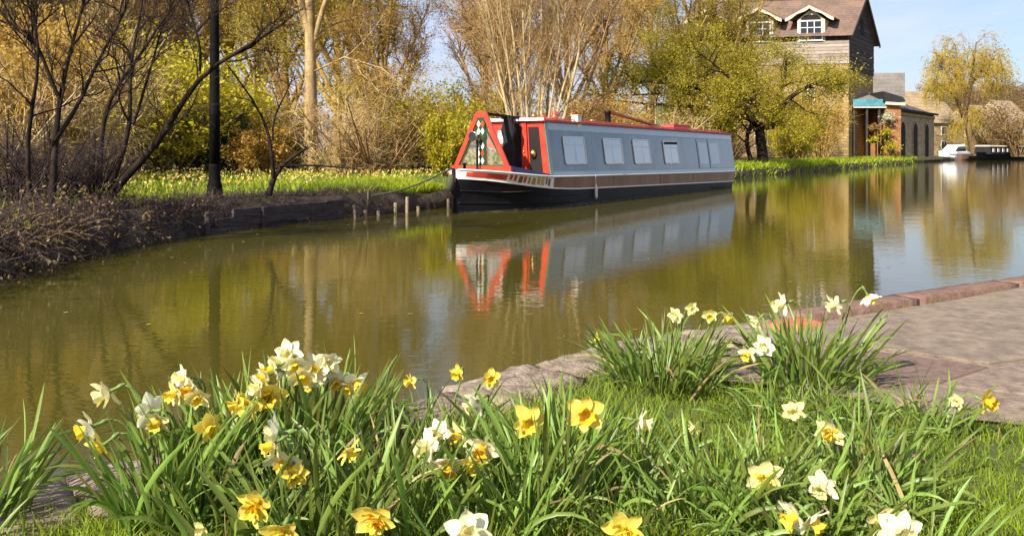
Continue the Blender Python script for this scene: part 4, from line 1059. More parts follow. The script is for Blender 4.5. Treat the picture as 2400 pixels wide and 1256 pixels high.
# ------------------------------------------------------------------ far moorings
def hull(mb, L_, w, h, sheer=.25, n=12):
    rows = []
    for i in range(n + 1):
        s = i / n; x = s * L_; ww = w / 2 * min(1, (s * 3.2) ** .6 if s < .32 else 1) * (1 if s < .9 else 1 - (s - .9) * 2.5); zz = h + sheer * (1 - s) ** 2
        rows.append([(x, -ww, zz), (x, -ww * .92, h * .4), (x, -ww * .7, -.2), (x, ww * .7, -.2), (x, ww * .92, h * .4), (x, ww, zz), (x, 0, zz + .02), (x, -ww, zz)])
    mb.grid(rows); return mb
def boat_at(name, label, px, py, px2, Y2, hullm, L_=None):
    a = G(px, py, 0.0); b_ = np.array([(px2 - 1200) / F * Y2, Y2, 0])
    d = b_ - a; L_ = L_ or float(np.linalg.norm(d)); e = tag(empty(name, (a[0], a[1], 0), math.atan2(d[1], d[0])), label, 'boat')
    return e, L_
M['navy_'] = mat('blue_stripe', (0.03, 0.06, 0.18), rough=.4)
cr, cl_ = boat_at('cabin_cruiser', 'white cabin cruiser moored past the arched shed', 2203, 376, 2264, 106, None)
cl_ = min(cl_, 6.5); hull(MB(), cl_, 2.3, .95).build('hull', M['white'], cr, smooth=False)
MB().hexa([(1.5, -.9, .95), (cl_ - 1.5, -1, .95), (cl_ - 1.5, 1, .95), (1.5, .9, .95), (3.0, -.75, 2.0), (cl_ - 1.7, -.8, 2.05), (cl_ - 1.7, .8, 2.05), (3.0, .75, 2.0)]).build('cabin', M['white'], cr)
MB().hexa([(1.9, -.93, 1.15), (cl_ - 1.7, -1.0, 1.2), (cl_ - 1.7, -.9, 1.2), (1.9, -.8, 1.15), (2.7, -.86, 1.72), (cl_ - 1.8, -.92, 1.78), (cl_ - 1.8, -.8, 1.78), (2.7, -.75, 1.72)]).build('side_window', M['pane'], cr)
MB().bar((.2, -1.12, .74), (cl_ - .3, -1.19, .70), .02, .12).build('stripe', M['navy_'], cr)
for x in (3.2,): MB().box((x, -.5, 2.0), (x + .8, .5, 2.12)).build('window', M['pane'], cr)
MB().tube([(.3, -.9, 1.3), (.3, -.9, 1.9), (2.2, -1, 1.9)], .03, 6).build('rail', M['white'], cr)
nb_, nl_ = boat_at('narrowboat', 'low dark narrowboat with pale roof moored at the far right', 2288, 377, 2440, 128, None)
hull(MB(), nl_, 2.1, .8).build('hull', M['iron'], nb_)
MB().hexa([(3, -.95, .8), (nl_ - 1.5, -.95, .8), (nl_ - 1.5, .95, .8), (3, .95, .8), (3.1, -.8, 1.75), (nl_ - 1.6, -.8, 1.75), (nl_ - 1.6, .8, 1.75), (3.1, .8, 1.75)]).build('cabin', M['darkin'], nb_)
MB().hexa([(2.9, -.85, 1.751), (nl_ - 1.4, -.85, 1.751), (nl_ - 1.4, .85, 1.751), (2.9, .85, 1.751), (3.0, -.7, 1.9), (nl_ - 1.5, -.7, 1.9), (nl_ - 1.5, .7, 1.9), (3.0, .7, 1.9)]).build('roof', M['cream'], nb_)
for k in range(5): MB().box((4 + k * 2.6, -.96, 1.05), (5 + k * 2.6, -.9, 1.5)).build('window', M['white'], nb_)
db, dl_ = boat_at('rowing_boat', 'small reddish open boat between the cruiser and the dark narrowboat', 2245, 376, 2292, 108, None)
hull(MB(), min(dl_, 5), 1.5, .5).build('hull', M['kerb'], db)
MB().box((1.5, -.6, .45), (1.8, .6, .55)).build('thwart', M['cream'], db)
# ------------------------------------------------------------------ the narrowboat
M['hull'] = mat('black_bitumen', (0.005, 0.005, 0.007), (0.012, 0.011, 0.013), scale=2.5, rough=.5, spec=.16, bump=.12, bscale=8)
M['hullbrown'] = mat('brown_gloss', (0.15, 0.062, 0.028), (0.24, 0.115, 0.055), scale=2.2, rough=.3, spec=.3, stretch=(1, 1, .4), bump=.1, bscale=2)  # brighter orange streaks in the brown imitate reflections of the golden water
M['blue'] = mat('blue_grey_gloss', (0.070, 0.115, 0.155), (0.15, 0.20, 0.25), scale=1.4, rough=.2, spec=.5, coat=.5, stretch=(1, 1, .5), bump=.12, bscale=1.3)  # paler mottle painted into the blue stands in for reflections on the cabin side
M['lightblue'] = mat('pale_blue_trim', (0.30, 0.38, 0.46), (0.35, 0.43, 0.50), scale=2, rough=.25, spec=.6, coat=.4)
M['green'] = mat('green_trim', (0.20, 0.37, 0.30), (0.26, 0.43, 0.36), scale=3, rough=.35)
M['dgreen'] = mat('dark_green_paint', (0.012, 0.06, 0.018), (0.02, 0.08, 0.03), scale=3, rough=.35)
M['red'] = mat('red_paint', (0.56, 0.035, 0.018), (0.62, 0.06, 0.03), scale=4, rough=.38, spec=.45, coat=.2)
M['redroof'] = mat('red_oxide_roof', (0.42, 0.06, 0.055), (0.50, 0.11, 0.09), scale=3, rough=.5)
M['bwhite'] = mat('boat_white', (0.76, 0.70, 0.62), (0.80, 0.76, 0.70), scale=4, rough=.4)
M['canvas'] = mat('black_canvas', (0.012, 0.010, 0.012), (0.024, 0.021, 0.023), scale=8, rough=.85, bump=.5, bscale=18)
M['navy'] = mat('navy_paint', (0.015, 0.022, 0.07), (0.02, 0.03, 0.09), scale=4, rough=.4)
M['curtain'] = mat('white_curtain', (0.86, 0.86, 0.89), (0.88, 0.88, 0.90), scale=3, rough=.85)
M['lace'] = mat('patterned_lace', (0.66, 0.58, 0.36), (0.20, 0.26, 0.08), scale=11, rough=.9, lo=.45, hi=.55)
M['stain'] = mat('waterline_scum', (0.09, 0.075, 0.045), (0.022, 0.02, 0.016), scale=5, rough=.9, stretch=(1, 1, 6), lo=.4, hi=.6)
M['wood'] = mat('varnished_wood', (0.12, 0.06, 0.03), (0.2, 0.11, 0.05), scale=4, stretch=(.3, 4, 4), rough=.5)
M['chrome'] = mat('chrome', (0.75, 0.75, 0.75), rough=.12, metal=1)
M['brass'] = mat('brass', (0.7, 0.48, 0.16), rough=.25, metal=1)
M['rope'] = mat('dark_rope', (0.05, 0.06, 0.03), (0.09, 0.09, 0.05), scale=60, rough=.9, bump=.5, bscale=200)
M['fender'] = mat('white_rope_fender', (0.6, 0.55, 0.46), (0.72, 0.68, 0.6), scale=40, rough=.9, bump=.6, bscale=90)
M['glass'] = glass_mat('boat_glass', (.98, .98, 1.0), .36)
M['glassdark'] = glass_mat('door_glass', (.25, .25, .25), .04)
BX, BY = -1.19, 16.7
ub = np.array([.5565, .8308])
boat = tag(empty('narrowboat', (BX, BY, 0), math.atan2(ub[1], ub[0])), 'long blue-grey narrowboat with red doors and black hull moored along the far bank', 'boat')
LEN = 15.6
def lerp(x, xs, ys): return float(np.interp(x, xs, ys))
def wg(s): return lerp(s, [0, .06, .2, .45, .8, 1.2, 1.7, 2.3, 3, 14.4, 15.0, 15.35, 15.6], [.03, .16, .34, .56, .76, .90, .99, 1.03, 1.04, 1.04, .92, .66, .12])
def ww(s): return lerp(s, [0, .2, .6, 1.1, 1.8, 2.6, 3.4, 14.2, 15.2, 15.6], [.02, .10, .34, .62, .88, 1.0, 1.03, 1.03, .7, .1])
def zg(s): return lerp(s, [0, .5, 1.0, 1.6, 2.3, 3.2, LEN], [.90, .86, .81, .755, .71, .695, .55])
def zb(s): return lerp(s, [0, .5, 1.0, 1.6, 2.3, 3.2, LEN], [.72, .67, .60, .52, .45, .40, .20])
def zroof(s): return lerp(s, [2.2, LEN], [1.965, 1.86])
st = np.concatenate([[0, .05, .12, .2, .32, .45, .6, .8, 1.0, 1.2, 1.45, 1.7, 2.0, 2.3, 2.65, 3.0, 3.4], np.arange(4, 14.3, .8), [14.4, 14.7, 15.0, 15.2, 15.35, 15.5, 15.6]])
def lofted(fn): # fn(s, side) -> list of points for one side
    mb = MB()
    for side in (-1, 1): mb.grid([[(s, side * y, z) for y, z in fn(s)] for s in st])
    return mb
def hy(s, z): # half width of the hull at height z
    f = np.clip(z / zg(s), 0, 1); return ww(s) + (wg(s) - ww(s)) * f ** 1.4
lofted(lambda s: [(ww(s) * .9, -.35), (ww(s), 0), (hy(s, zb(s) * .5), zb(s) * .5), (hy(s, zb(s)), zb(s))]).build('hull', M['hull'], boat, smooth=True)
def band(name, s0, s1, off, z0f, z1f, m, parent=None, sides=(-1, 1)):
    ss = [s for s in st if s0 < s < s1]; ss = [s0] + ss + [s1]; mb = MB()
    for side in sides:
        mb.grid([[(s, side * (hy(s, z0f(s)) + off), z0f(s)), (s, side * (hy(s, z1f(s)) + off), z1f(s))] for s in ss])
    return mb.build(name, m, parent or boat)
side_plate = band('gunwale_plate', 2.3, 15.6, .0, zb, zg, M['hullbrown'])
bowp = band('bow_panel', 0.0, 2.3, .0, zb, zg, M['bwhite'])
band('red_inset', .12, .85, .008, lambda s: zb(s) + .045, lambda s: zg(s) - .045, M['red'], bowp)
# scroll-like blocks along the bow panel: a worn name no longer legible
gb = np.random.default_rng(12)
x = .92
while x < 2.2:
    w = gb.uniform(.05, .11); lo = gb.uniform(.03, .07); hi = gb.uniform(.03, .06)
    band('painted_scroll', x, x + w, .008, lambda s: zb(s) + lo, lambda s: zg(s) - hi, (M['red'], M['hullbrown'], M['brass'])[int(gb.integers(0, 3))], bowp)
    x += w + gb.uniform(.03, .06)
band('waterline_stain', .1, 15.55, .003, lambda s: .0, lambda s: .055 + .012 * math.sin(s * 2.1), M['stain'])
def strake(name, s0, s1, zf, r, m):
    for side in (-1, 1):
        mb = MB(); ss = [s0] + [s for s in st if s0 < s < s1] + [s1]
        mb.tube([(s, side * (hy(s, zf(s)) + .006), zf(s)) for s in ss], r, 6); mb.build(name, m, boat, smooth=True)
strake('rubbing_strake', 0.02, 15.55, lambda s: zb(s), .018, M['bwhite'])
strake('rubbing_strake', 0.05, 3.6, lambda s: zb(s) * .62 + .02, .018, M['hull'])
strake('rubbing_strake', 0.05, 3.2, lambda s: zb(s) * .28 + .01, .018, M['hull'])
strake('gunwale_edge', 0.02, 15.55, lambda s: zg(s), .02, M['bwhite'])
MB().bar((12.2, -1.06, .09), (13.6, -1.06, .085), .02, .03).build('step_strake', M['hull'], boat)
# decks
dk = MB()
dk.grid([[(s, -wg(s) * .98, zg(s) - .01), (s, 0, zg(s) + .005), (s, wg(s) * .98, zg(s) - .01)] for s in st if s <= .81]); dk.build('foredeck', M['hull'], boat)
dk = MB(); dk.grid([[(s, -wg(s) * .97, .42), (s, wg(s) * .97, .42)] for s in (.8, 1.2, 1.7, 2.4)]); dk.build('well_deck', M['wood'], boat)
dk = MB()
for side in (-1, 1): dk.grid([[(s, side * wg(s), zg(s)), (s, side * (wg(s) - .16), zg(s) + .004)] for s in st if s > .75])
dk.build('side_deck', M['hull'], boat)
MB().tube([(-.02, 0, -.3), (-.05, 0, .5), (-.03, 0, .93)], .035, 8).build('stem_post', M['hull'], boat, smooth=True)
fd = MB(); fd.tube([(-.10, 0, .80), (-.13, 0, .62), (-.11, 0, .45)], [.05, .085, .05], 8); fd.build('bow_fender', M['rope'], boat, smooth=True)
MB().lathe([(.035, 0), (.03, .12), (.05, .13), (.05, .16)], (.35, 0, zg(.35)), 10).build('mooring_stud', M['hull'], boat, smooth=True)

# cabin
C0, C1 = 2.3, 14.9
def cw(z, s): # half width of the cabin at height z: the sides lean in
    f = (z - zg(s)) / (zroof(s) - zg(s)); return .93 - .185 * f
css = list(np.linspace(C0, C1, 9))
def cabin_side(side, z0f, z1f, off, s0, s1, name, m, parent):
    ss = [s0] + [s for s in css if s0 < s < s1] + [s1]; mb = MB()
    rows = []
    for s in ss:
        a, b_ = z0f(s), z1f(s); rows.append([(s, side * (cw(a, s) + off), a), (s, side * (cw(b_, s) + off), b_), (s, side * (cw(b_, s) - .03), b_), (s, side * (cw(a, s) - .03), a), (s, side * (cw(a, s) + off), a)])
    mb.grid(rows)
    for k in (0, -1):
        r = rows[k][:4]; mb.add(r, [(0, 1, 2, 3) if k else (3, 2, 1, 0)])
    return mb.build(name, m, parent)
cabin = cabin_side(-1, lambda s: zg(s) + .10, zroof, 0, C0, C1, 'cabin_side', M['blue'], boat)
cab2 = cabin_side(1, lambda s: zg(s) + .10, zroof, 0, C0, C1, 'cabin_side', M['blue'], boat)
for side in (-1, 1):
    cabin_side(side, lambda s: zg(s), lambda s: zg(s) + .10, .006, C0, C1, 'cabin_skirt', M['lightblue'], boat)
    cabin_side(side, lambda s: zg(s) + .012, lambda s: zroof(s) - .03, .010, C0 + .0, C0 + .13, 'corner_trim', M['green'], boat)
    cabin_side(side, lambda s: zroof(s) - .20, lambda s: zroof(s) - .02, .005, C0 + .14, C1, 'eaves_strip', M['lightblue'], boat)
    cabin_side(side, lambda s: zg(s) + .103, lambda s: zg(s) + .125, .006, C0 + .2, C1 - .2, 'coach_line', M['green'], boat)
    cabin_side(side, lambda s: zroof(s) - .225, lambda s: zroof(s) - .205, .006, C0 + .2, C1 - .2, 'coach_line', M['green'], boat)
rf = MB(); rows = []
for s in [C0 - .05] + css[1:-1] + [C1 + .05]:
    rows.append([(s, y, zroof(s) + .012 + .075 * (1 - (y / .79) ** 2)) for y in np.linspace(-.79, .79, 9)] + [(s, y, zroof(s) - .02) for y in (.79, -.79)] + [(s, -.79, zroof(s) + .012)])
rf.grid(rows); rf.add(rows[0][:11], [tuple(range(11))]); rf.add(rows[-1][:11], [tuple(range(11))[::-1]])
roof = rf.build('roof', M['redroof'], boat)
for side in (-1, 1):
    mb = MB(); mb.tube([(s, side * .70, zroof(s) + .062) for s in np.linspace(C0 + .2, C1 - .3, 12)], .017, 6); mb.build('handrail', M['redroof'], roof, smooth=True)
    mb = MB(); mb.bar((C0 - .06, side * .80, zroof(C0) + .0), (C1 + .05, side * .80, zroof(C1)), .02, .05); mb.build('gutter_rail', M['redroof'], roof)
MB().bar((C0 - .07, -.80, zroof(C0) + .03), (C0 - .07, .80, zroof(C0) + .03), .05, .07).build('front_edge', M['bwhite'], roof)
# stern bulkhead
z0, z1 = zg(C1), zroof(C1)
MB().hexa([(C1 - .02, -.92, z0), (C1 + .02, -.92, z0), (C1 + .02, .92, z0), (C1 - .02, .92, z0), (C1 - .02, -.75, z1), (C1 + .02, -.75, z1), (C1 + .02, .75, z1), (C1 - .02, .75, z1)]).build('stern_bulkhead', M['red'], boat)

# windows
def s_at(px, w=.86):
    q_ = (px - 1200) / F; n = np.array([ub[1], -ub[0]]); ox, oy = BX + n[0] * w, BY + n[1] * w
    return (q_ * oy - ox) / (ub[0] - q_ * ub[1])
def side_pt(s, z, off): return (s, -(cw(z, s) + off), z)
def rrect(s0, s1, z0, z1, r, n=4):
    pts = []
    for cx, cz, a0 in ((s1 - r, z1 - r, 0), (s0 + r, z1 - r, 90), (s0 + r, z0 + r, 180), (s1 - r, z0 + r, 270)):
        for k in range(n + 1):
            a = R(a0 + 90 * k / n); pts.append((cx + r * math.cos(a), cz + r * math.sin(a)))
    return pts
for i, (a, c, m_) in enumerate(((1322, 1372, 0), (1416, 1459, 0), (1485, 1524, 0), (1556, 1590, 1))):
    s0, s1 = s_at(a), s_at(c); zl = zg(s0) + .27; zh = zroof(s0) - .34
    out, inn = rrect(s0, s1, zl, zh, .06), rrect(s0 + .03, s1 - .03, zl + .03, zh - .03, .045)
    fr = MB(); n_ = len(out)
    fr.grid([[side_pt(p[0], p[1], .012), side_pt(p[0], p[1], .030), side_pt(q_[0], q_[1], .030), side_pt(q_[0], q_[1], .012)] for p, q_ in zip(out + out[:1], inn + inn[:1])])
    wf = fr.build('window', M['bwhite'], boat)
    bk_ = MB(); bk_.add([side_pt(s0 + .01, zl + .01, .002), side_pt(s1 - .01, zl + .01, .002), side_pt(s1 - .01, zh - .01, .002), side_pt(s0 + .01, zh - .01, .002)], [(0, 1, 2, 3)]); bk_.build('dark_inside', M['darkin'], wf)
    mid = s0 + (s1 - s0) * (.52, .45, .55, .5)[i]
    for sa, sb, tie in ((s0 + .015, mid - .012, 1), (mid + .012, s1 - .015, -1)):   # a pair of net curtains, parting a little towards the sill
        cu = MB(); rows = []
        for k in range(25):
            f = k / 24; col_ = []
            for z, dr_ in ((zl + .02, (.05, .03, .06, .02)[i]), (zl + .25, .03), (zh - .1, .0), (zh - .02, 0)):
                s = (sa + (sb - dr_ - sa) * f) if tie > 0 else (sa + dr_ + (sb - sa - dr_) * f)
                col_.append(side_pt(s, z, .009 + .005 * math.sin(f * 38 + i) * (1 if z < zh - .1 else .5)))
            rows.append(col_)
        cu.grid(rows); cu.build('curtain', M['curtain'], wf)
    pv = MB(); pv.add([side_pt(p[0], p[1], .020) for p in inn], [tuple(range(n_))]); pv.build('pane', M['glass'], wf)
    zt_ = zl + (zh - zl) * .70
    MB().bar(side_pt(s0 + .03, zt_, .024), side_pt(s1 - .03, zt_, .024), .010, .014).build('glazing_bar', M['bwhite'], wf)
    if m_:
        MB().hexa([side_pt(s0 + .05, zt_ + .09, .018), side_pt(s1 - .05, zt_ + .09, .018), side_pt(s1 - .05, zh - .05, .05), side_pt(s0 + .05, zh - .05, .05), side_pt(s0 + .05, zt_ + .10, .024), side_pt(s1 - .05, zt_ + .10, .024), side_pt(s1 - .05, zh - .04, .058), side_pt(s0 + .05, zh - .04, .058)]).build('open_hopper', M['darkin'], wf)
for a, c in ((1636, 1660), (1662, 1686)):     # pale side hatch doors towards the stern
    s0, s1 = s_at(a), s_at(c); zl = zg(s0) + .13; zh = zroof(s0) - .24
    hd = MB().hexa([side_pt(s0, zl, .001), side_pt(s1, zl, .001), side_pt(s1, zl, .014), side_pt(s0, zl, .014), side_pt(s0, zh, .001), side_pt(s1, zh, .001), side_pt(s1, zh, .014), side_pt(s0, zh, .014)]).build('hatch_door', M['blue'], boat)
    MB().hexa([side_pt(s0 + .08, zl + .12, .0145), side_pt(s1 - .08, zl + .12, .0145), side_pt(s1 - .08, zl + .12, .02), side_pt(s0 + .08, zl + .12, .02), side_pt(s0 + .08, zh - .12, .0145), side_pt(s1 - .08, zh - .12, .0145), side_pt(s1 - .08, zh - .12, .02), side_pt(s0 + .08, zh - .12, .02)]).build('door_panel', M['lightblue'], hd)
for s in np.arange(3.2, 14.6, 1.6): MB().lathe([(.012, 0), (.012, .012), (.004, .016)], side_pt(s, zroof(s) - .21, .004), 6).build('rivet', M['chrome'], boat)
sj = s_at(1392)
MB().bar(side_pt(sj, zg(sj), .002), side_pt(sj, zroof(sj), .002), .012, .006).build('panel_joint', M['lightblue'], boat)
for s in (5.2, 8.1, 10.6):
    MB().bar((s, -(hy(s, zb(s)) + .001), zb(s) + .02), (s, -(hy(s, zg(s)) + .001), zg(s) - .02), .012, .006).build('plate_joint', M['hull'], boat)

# front bulkhead: red frame, two doorways
def fpt(y, z, x=0): # a point on the front face, y = -1..1 across at that height
    return (C0 + x, y * cw(z, C0), z)
zf0, zf1 = zg(C0) - .28, zroof(C0)
bk = MB(); bk.hexa([fpt(-1, zf0, .0), fpt(-1, zf0, .03), fpt(1, zf0, .03), fpt(1, zf0, 0), fpt(-1, zf1, 0), fpt(-1, zf1, .03), fpt(1, zf1, .03), fpt(1, zf1, 0)])
front = bk.build('front_bulkhead', M['red'], boat)
def fpanel(y0, y1, z0, z1, x0, x1, name, m, parent):
    return MB().hexa([fpt(y0, z0, x0), fpt(y0, z0, x1), fpt(y1, z0, x1), fpt(y1, z0, x0), fpt(y0, z1, x0), fpt(y0, z1, x1), fpt(y1, z1, x1), fpt(y1, z1, x0)]).build(name, m, parent)
zz0, zz1 = zg(C0) + .04, zf1 - .14
fpanel(-.80, -.44, zz0, zz1, -.012, -.001, 'door_opening', M['darkin'], front)
dr = fpanel(-.40, -.22, zf0 + .2, zf1 - .06, -.05, -.01, 'door', M['red'], front)
fpanel(-1.0, -.84, zz0 - .1, zz1 + .06, -.03, -.001, 'door_jamb', M['red'], front)
MB().lathe([(.018, 0), (.028, .015), (.018, .03)], (C0 - .06, -.30 * .85, 1.25), 10).build('handle', M['brass'], dr, smooth=True)
fpanel(-.20, .24, zf0 + .1, zf1 - .05, -.012, -.001, 'door_opening', M['darkin'], front)
d2 = fpanel(.26, .95, zf0 + .2, zf1 - .08, -.04, -.01, 'door', M['red'], front)
fpanel(.34, .60, 1.45, 1.75, -.048, -.041, 'pale_panel', M['bwhite'], d2)
fpanel(-1.0, -.1, zg(C0) - .22, zg(C0) + .03, -.25, -.06, 'well_locker', M['navy'], boat)
ln = MB().lathe([(.02, 0), (.07, .03), (.085, .10), (.06, .17), (.02, .2)], (C0 - .03, -.58 * .85, 1.12), 10).build('hanging_lamp', M['brass'], front, smooth=True)
# furled black cover strapped between board and cabin, and the top plank
cv = MB(); rows = []
for k in range(15):
    f = k / 14; z = .75 + 1.29 * f; w_ = .16 + .03 * math.sin(k * 1.3)
    rows.append([(1.95 + .10 * math.cos(a) * (1 + .15 * math.sin(3 * a + k)), -.03 + .30 * (1 - f) * 0 + w_ * math.sin(a) * (1 + .1 * math.cos(2 * a - k)), z) for a in np.linspace(0, 2 * math.pi, 13)])
cv.grid(rows); cv.build('furled_cover', M['canvas'], boat, smooth=True)
MB().bar((.95, 0, 2.10), (2.36, 0, 2.04), .10, .05).build('top_plank', M['canvas'], boat)
for y in (-.09, .09): MB().bar((1.85, y, 2.02), (2.45, y * 2, 2.03), .03, .05).build('cover_strap', M['canvas'], boat)

# the pointed bow board (cratch)
CS = .95; zb0, za = .80, 2.10; hb = .78
def cpt(y, z, x=0): return (CS + x, y, z)
crb = MB()
for s in (-1, 1): crb.bar(cpt(s * (hb - .03), zb0), cpt(s * .085, za), .05, .105, up=(0, s, .6))
cr_ = crb.build('cratch_board', M['red'], boat)
MB().box((CS - .035, -hb, zb0 - .05), (CS + .035, hb, zb0 + .16)).build('bottom_rail', M['red'], cr_)
MB().box((CS - .03, -.13, za - .10), (CS + .03, .13, za + .03)).build('top_cap', M['red'], cr_)
MB().box((CS - .025, -.105, zb0 + .16), (CS + .025, .105, za - .10)).build('centre_panel', M['dgreen'], cr_)
gz0, gz1 = zb0 + .19, za - .16; nd = 6; dh = (gz1 - gz0) / nd
for j in range(nd):
    for i, y in enumerate((-.052, .052)):
        zc_ = gz0 + dh * (j + .5); col_ = ('bwhite', 'red', 'bwhite', 'brass')[(j + i * 2) % 4] if (j + i) % 2 else 'bwhite'
        MB().poly([cpt(y - .048, zc_, -.026), cpt(y, zc_ - dh * .49, -.026), cpt(y + .048, zc_, -.026), cpt(y, zc_ + dh * .49, -.026)], (-.006, 0, 0)).build('diamond', M[col_], cr_)
for s in (-1, 1):
    tri = [cpt(s * .115, zb0 + .165), cpt(s * (hb - .15), zb0 + .165), cpt(s * .115, za - .34)]
    MB().add(tri, [(0, 1, 2)]).build('pane', M['glass'], cr_)
    lc = [cpt(s * .12, zb0 + .17, .04), cpt(s * (hb - .17), zb0 + .17, .04), cpt(s * (hb - .36), zb0 + .52, .04), cpt(s * .12, zb0 + .56, .04)]
    MB().add(lc, [(0, 1, 2, 3)]).build('lace_curtain', M['lace'], cr_)
    for a, c in ((0, 1), (1, 2), (2, 0)): MB().bar(tri[a], tri[c], .03, .03, up=(1, 0, 0)).build('glazing_strip', M['dgreen'], cr_)
hl = MB(); hl.tube([(CS - .04, .08, 1.60), (CS - .16, .08, 1.60), (CS - .22, .08, 1.60), (CS - .225, .08, 1.60)], [.05, .10, .11, .10], 14)
hlo = hl.build('headlamp', M['chrome'], cr_, smooth=True)
MB().tube([(CS - .224, .08, 1.60), (CS - .231, .08, 1.60)], .095, 14).build('lens', M['pane'], hlo)
MB().bar((CS - .12, .02, 1.5), (CS - .12, .02, zg(.8)), .035, .035).build('lamp_bracket', M['hull'], cr_)
for s in (-1, 1):   # side boards behind the bow board
    MB().hexa([(CS + .03, s * .80, zg(1) - .02), (C0 - .02, s * .95, zg(2.2) - .02), (C0 - .02, s * .91, zg(2.2) - .02), (CS + .03, s * .76, zg(1) - .02),
               (CS + .03, s * .72, zg(1) + .16), (C0 - .02, s * .93, zg(2.2) + .05), (C0 - .02, s * .90, zg(2.2) + .05), (CS + .03, s * .69, zg(1) + .16)]).build('side_board', M['navy'], boat)

# on the roof
def on_roof(s, y): return Vector((s, y, zroof(s) + .012 + .075 * (1 - (y / .79) ** 2)))
def world_of(v):
    return np.array([BX + ub[0] * v[0] - ub[1] * v[1], BY + ub[1] * v[0] + ub[0] * v[1], v[2]])
for s, y in ((3.1, 0), (6.0, .0), (9.6, 0)):
    p = on_roof(s, y); MB().lathe([(.06, -.01), (.06, .05), (.11, .06), (.11, .075), (.05, .10)], p, 12).build('mushroom_vent', M['brass'], roof, smooth=True)
p = on_roof(s_at(1352, .7), -.68)
e = tag(empty('fender_box', world_of(p), boat.rotation_euler.z), 'small white box hanging on the cabin roof edge above the first window', 'box')
MB().box((-.10, -.10, -.16), (.10, .08, .13)).build('body', M['bwhite'], e, bevel=.02)
MB().box((-.115, -.115, .131), (.115, .095, .16)).build('lid', M['cream'], e, bevel=.01)
p = on_roof(s_at(1440, .3), -.1)
MB().lathe([(.10, -.02), (.085, .02), (.085, .30), (.10, .31), (.10, .36)], p, 14).build('chimney', M['hull'], roof, smooth=True)
pa, pb = on_roof(s_at(1455, .3), .1), on_roof(s_at(1540, .6), -.55)
wa, wb_ = world_of(pa), world_of(pb)
e = MB().bar((0, 0, .36), (wb_[0] - wa[0], wb_[1] - wa[1], wb_[2] - wa[2] + .05), .20, .045).build('gang_plank', M['wood']); e.location = wa
tag(e, 'dark wooden plank propped sloping on the cabin roof', 'plank')
for k, (pxa, lab) in enumerate(((1585, 'red box lying on the cabin roof above the blank panels'),)):
    p = on_roof(s_at(pxa, .3), -.3); e = tag(empty('roof_box', world_of(p), boat.rotation_euler.z), lab, 'box')
    MB().box((-.65, -.18, -.03), (.65, .18, .10)).build('body', M['redroof'], e, bevel=.015); MB().box((-.67, -.20, .101), (.67, .20, .13)).build('lid', M['red'], e, bevel=.01)
for k, px_ in enumerate((1308, 1318, 1300)):
    p = on_roof(s_at(px_, .2), -.1 + .12 * k); w_ = world_of(p); e = tag(empty('flower_can', w_), ('red painted can with yellow band at the front of the cabin roof', 'taller red can behind the banded can on the cabin roof', 'small red can nearest the red doors on the cabin roof')[k], 'can')
    h = (.15, .21, .12)[k]; MB().lathe([(.06, -.005), (.075, .01), (.075, h), (.06, h + .01)], n=12).build('body', M['red'], e, smooth=True)
    if k == 0: MB().lathe([(.077, h * .4), (.078, h * .41), (.078, h * .6), (.077, h * .61)], n=12).build('band', M['brass'], e, smooth=True)
sfd = s_at(1393, 1.04)
wf_ = world_of((sfd, -(hy(sfd, .3) + .05), .42))
e = tag(empty('fender', wf_), 'white rope fender hanging down the black hull', 'fender')
MB().tube([(0, 0, .05), (.005, 0, -.05), (.01, 0, -.24), (.012, 0, -.30)], [.02, .036, .036, .015], 8).build('body', M['fender'], e, smooth=True)
MB().tube([(0, 0, .05), (-.01, .02, .28)], .008, 5).build('cord', M['fender'], e)
# stern mast and tiller
MB().tube([(15.2, -.0, .5), (15.25, 0, 1.35), (14.95, 0, 1.5)], .03, 7).build('tiller', M['brass'], boat, smooth=True)
# mooring line to a stake on the bank
stk = bank(t_at_px(872), .12); stk[2] = .38
mo_ = MB(); a_ = np.array([BX - .05, BY, .93]); n_ = 12
mo_.tube([tuple((a_ + (stk - a_) * f + np.array([0, 0, -.10 * math.sin(math.pi * f)])) - a_) for f in np.linspace(0, 1, n_)], .021, 6)
e = mo_.build('mooring_rope', M['rope'], smooth=True); e.location = a_
tag(e, 'dark mooring rope stretched from the bow down to the bank', 'rope')
e = MB().tube([(0, 0, -.35), (.03, -.02, .12)], [.022, .022], 8).build('mooring_stake', M['palewood']); e.location = stk
tag(e, 'short stake in the bank holding the mooring rope', 'stake')
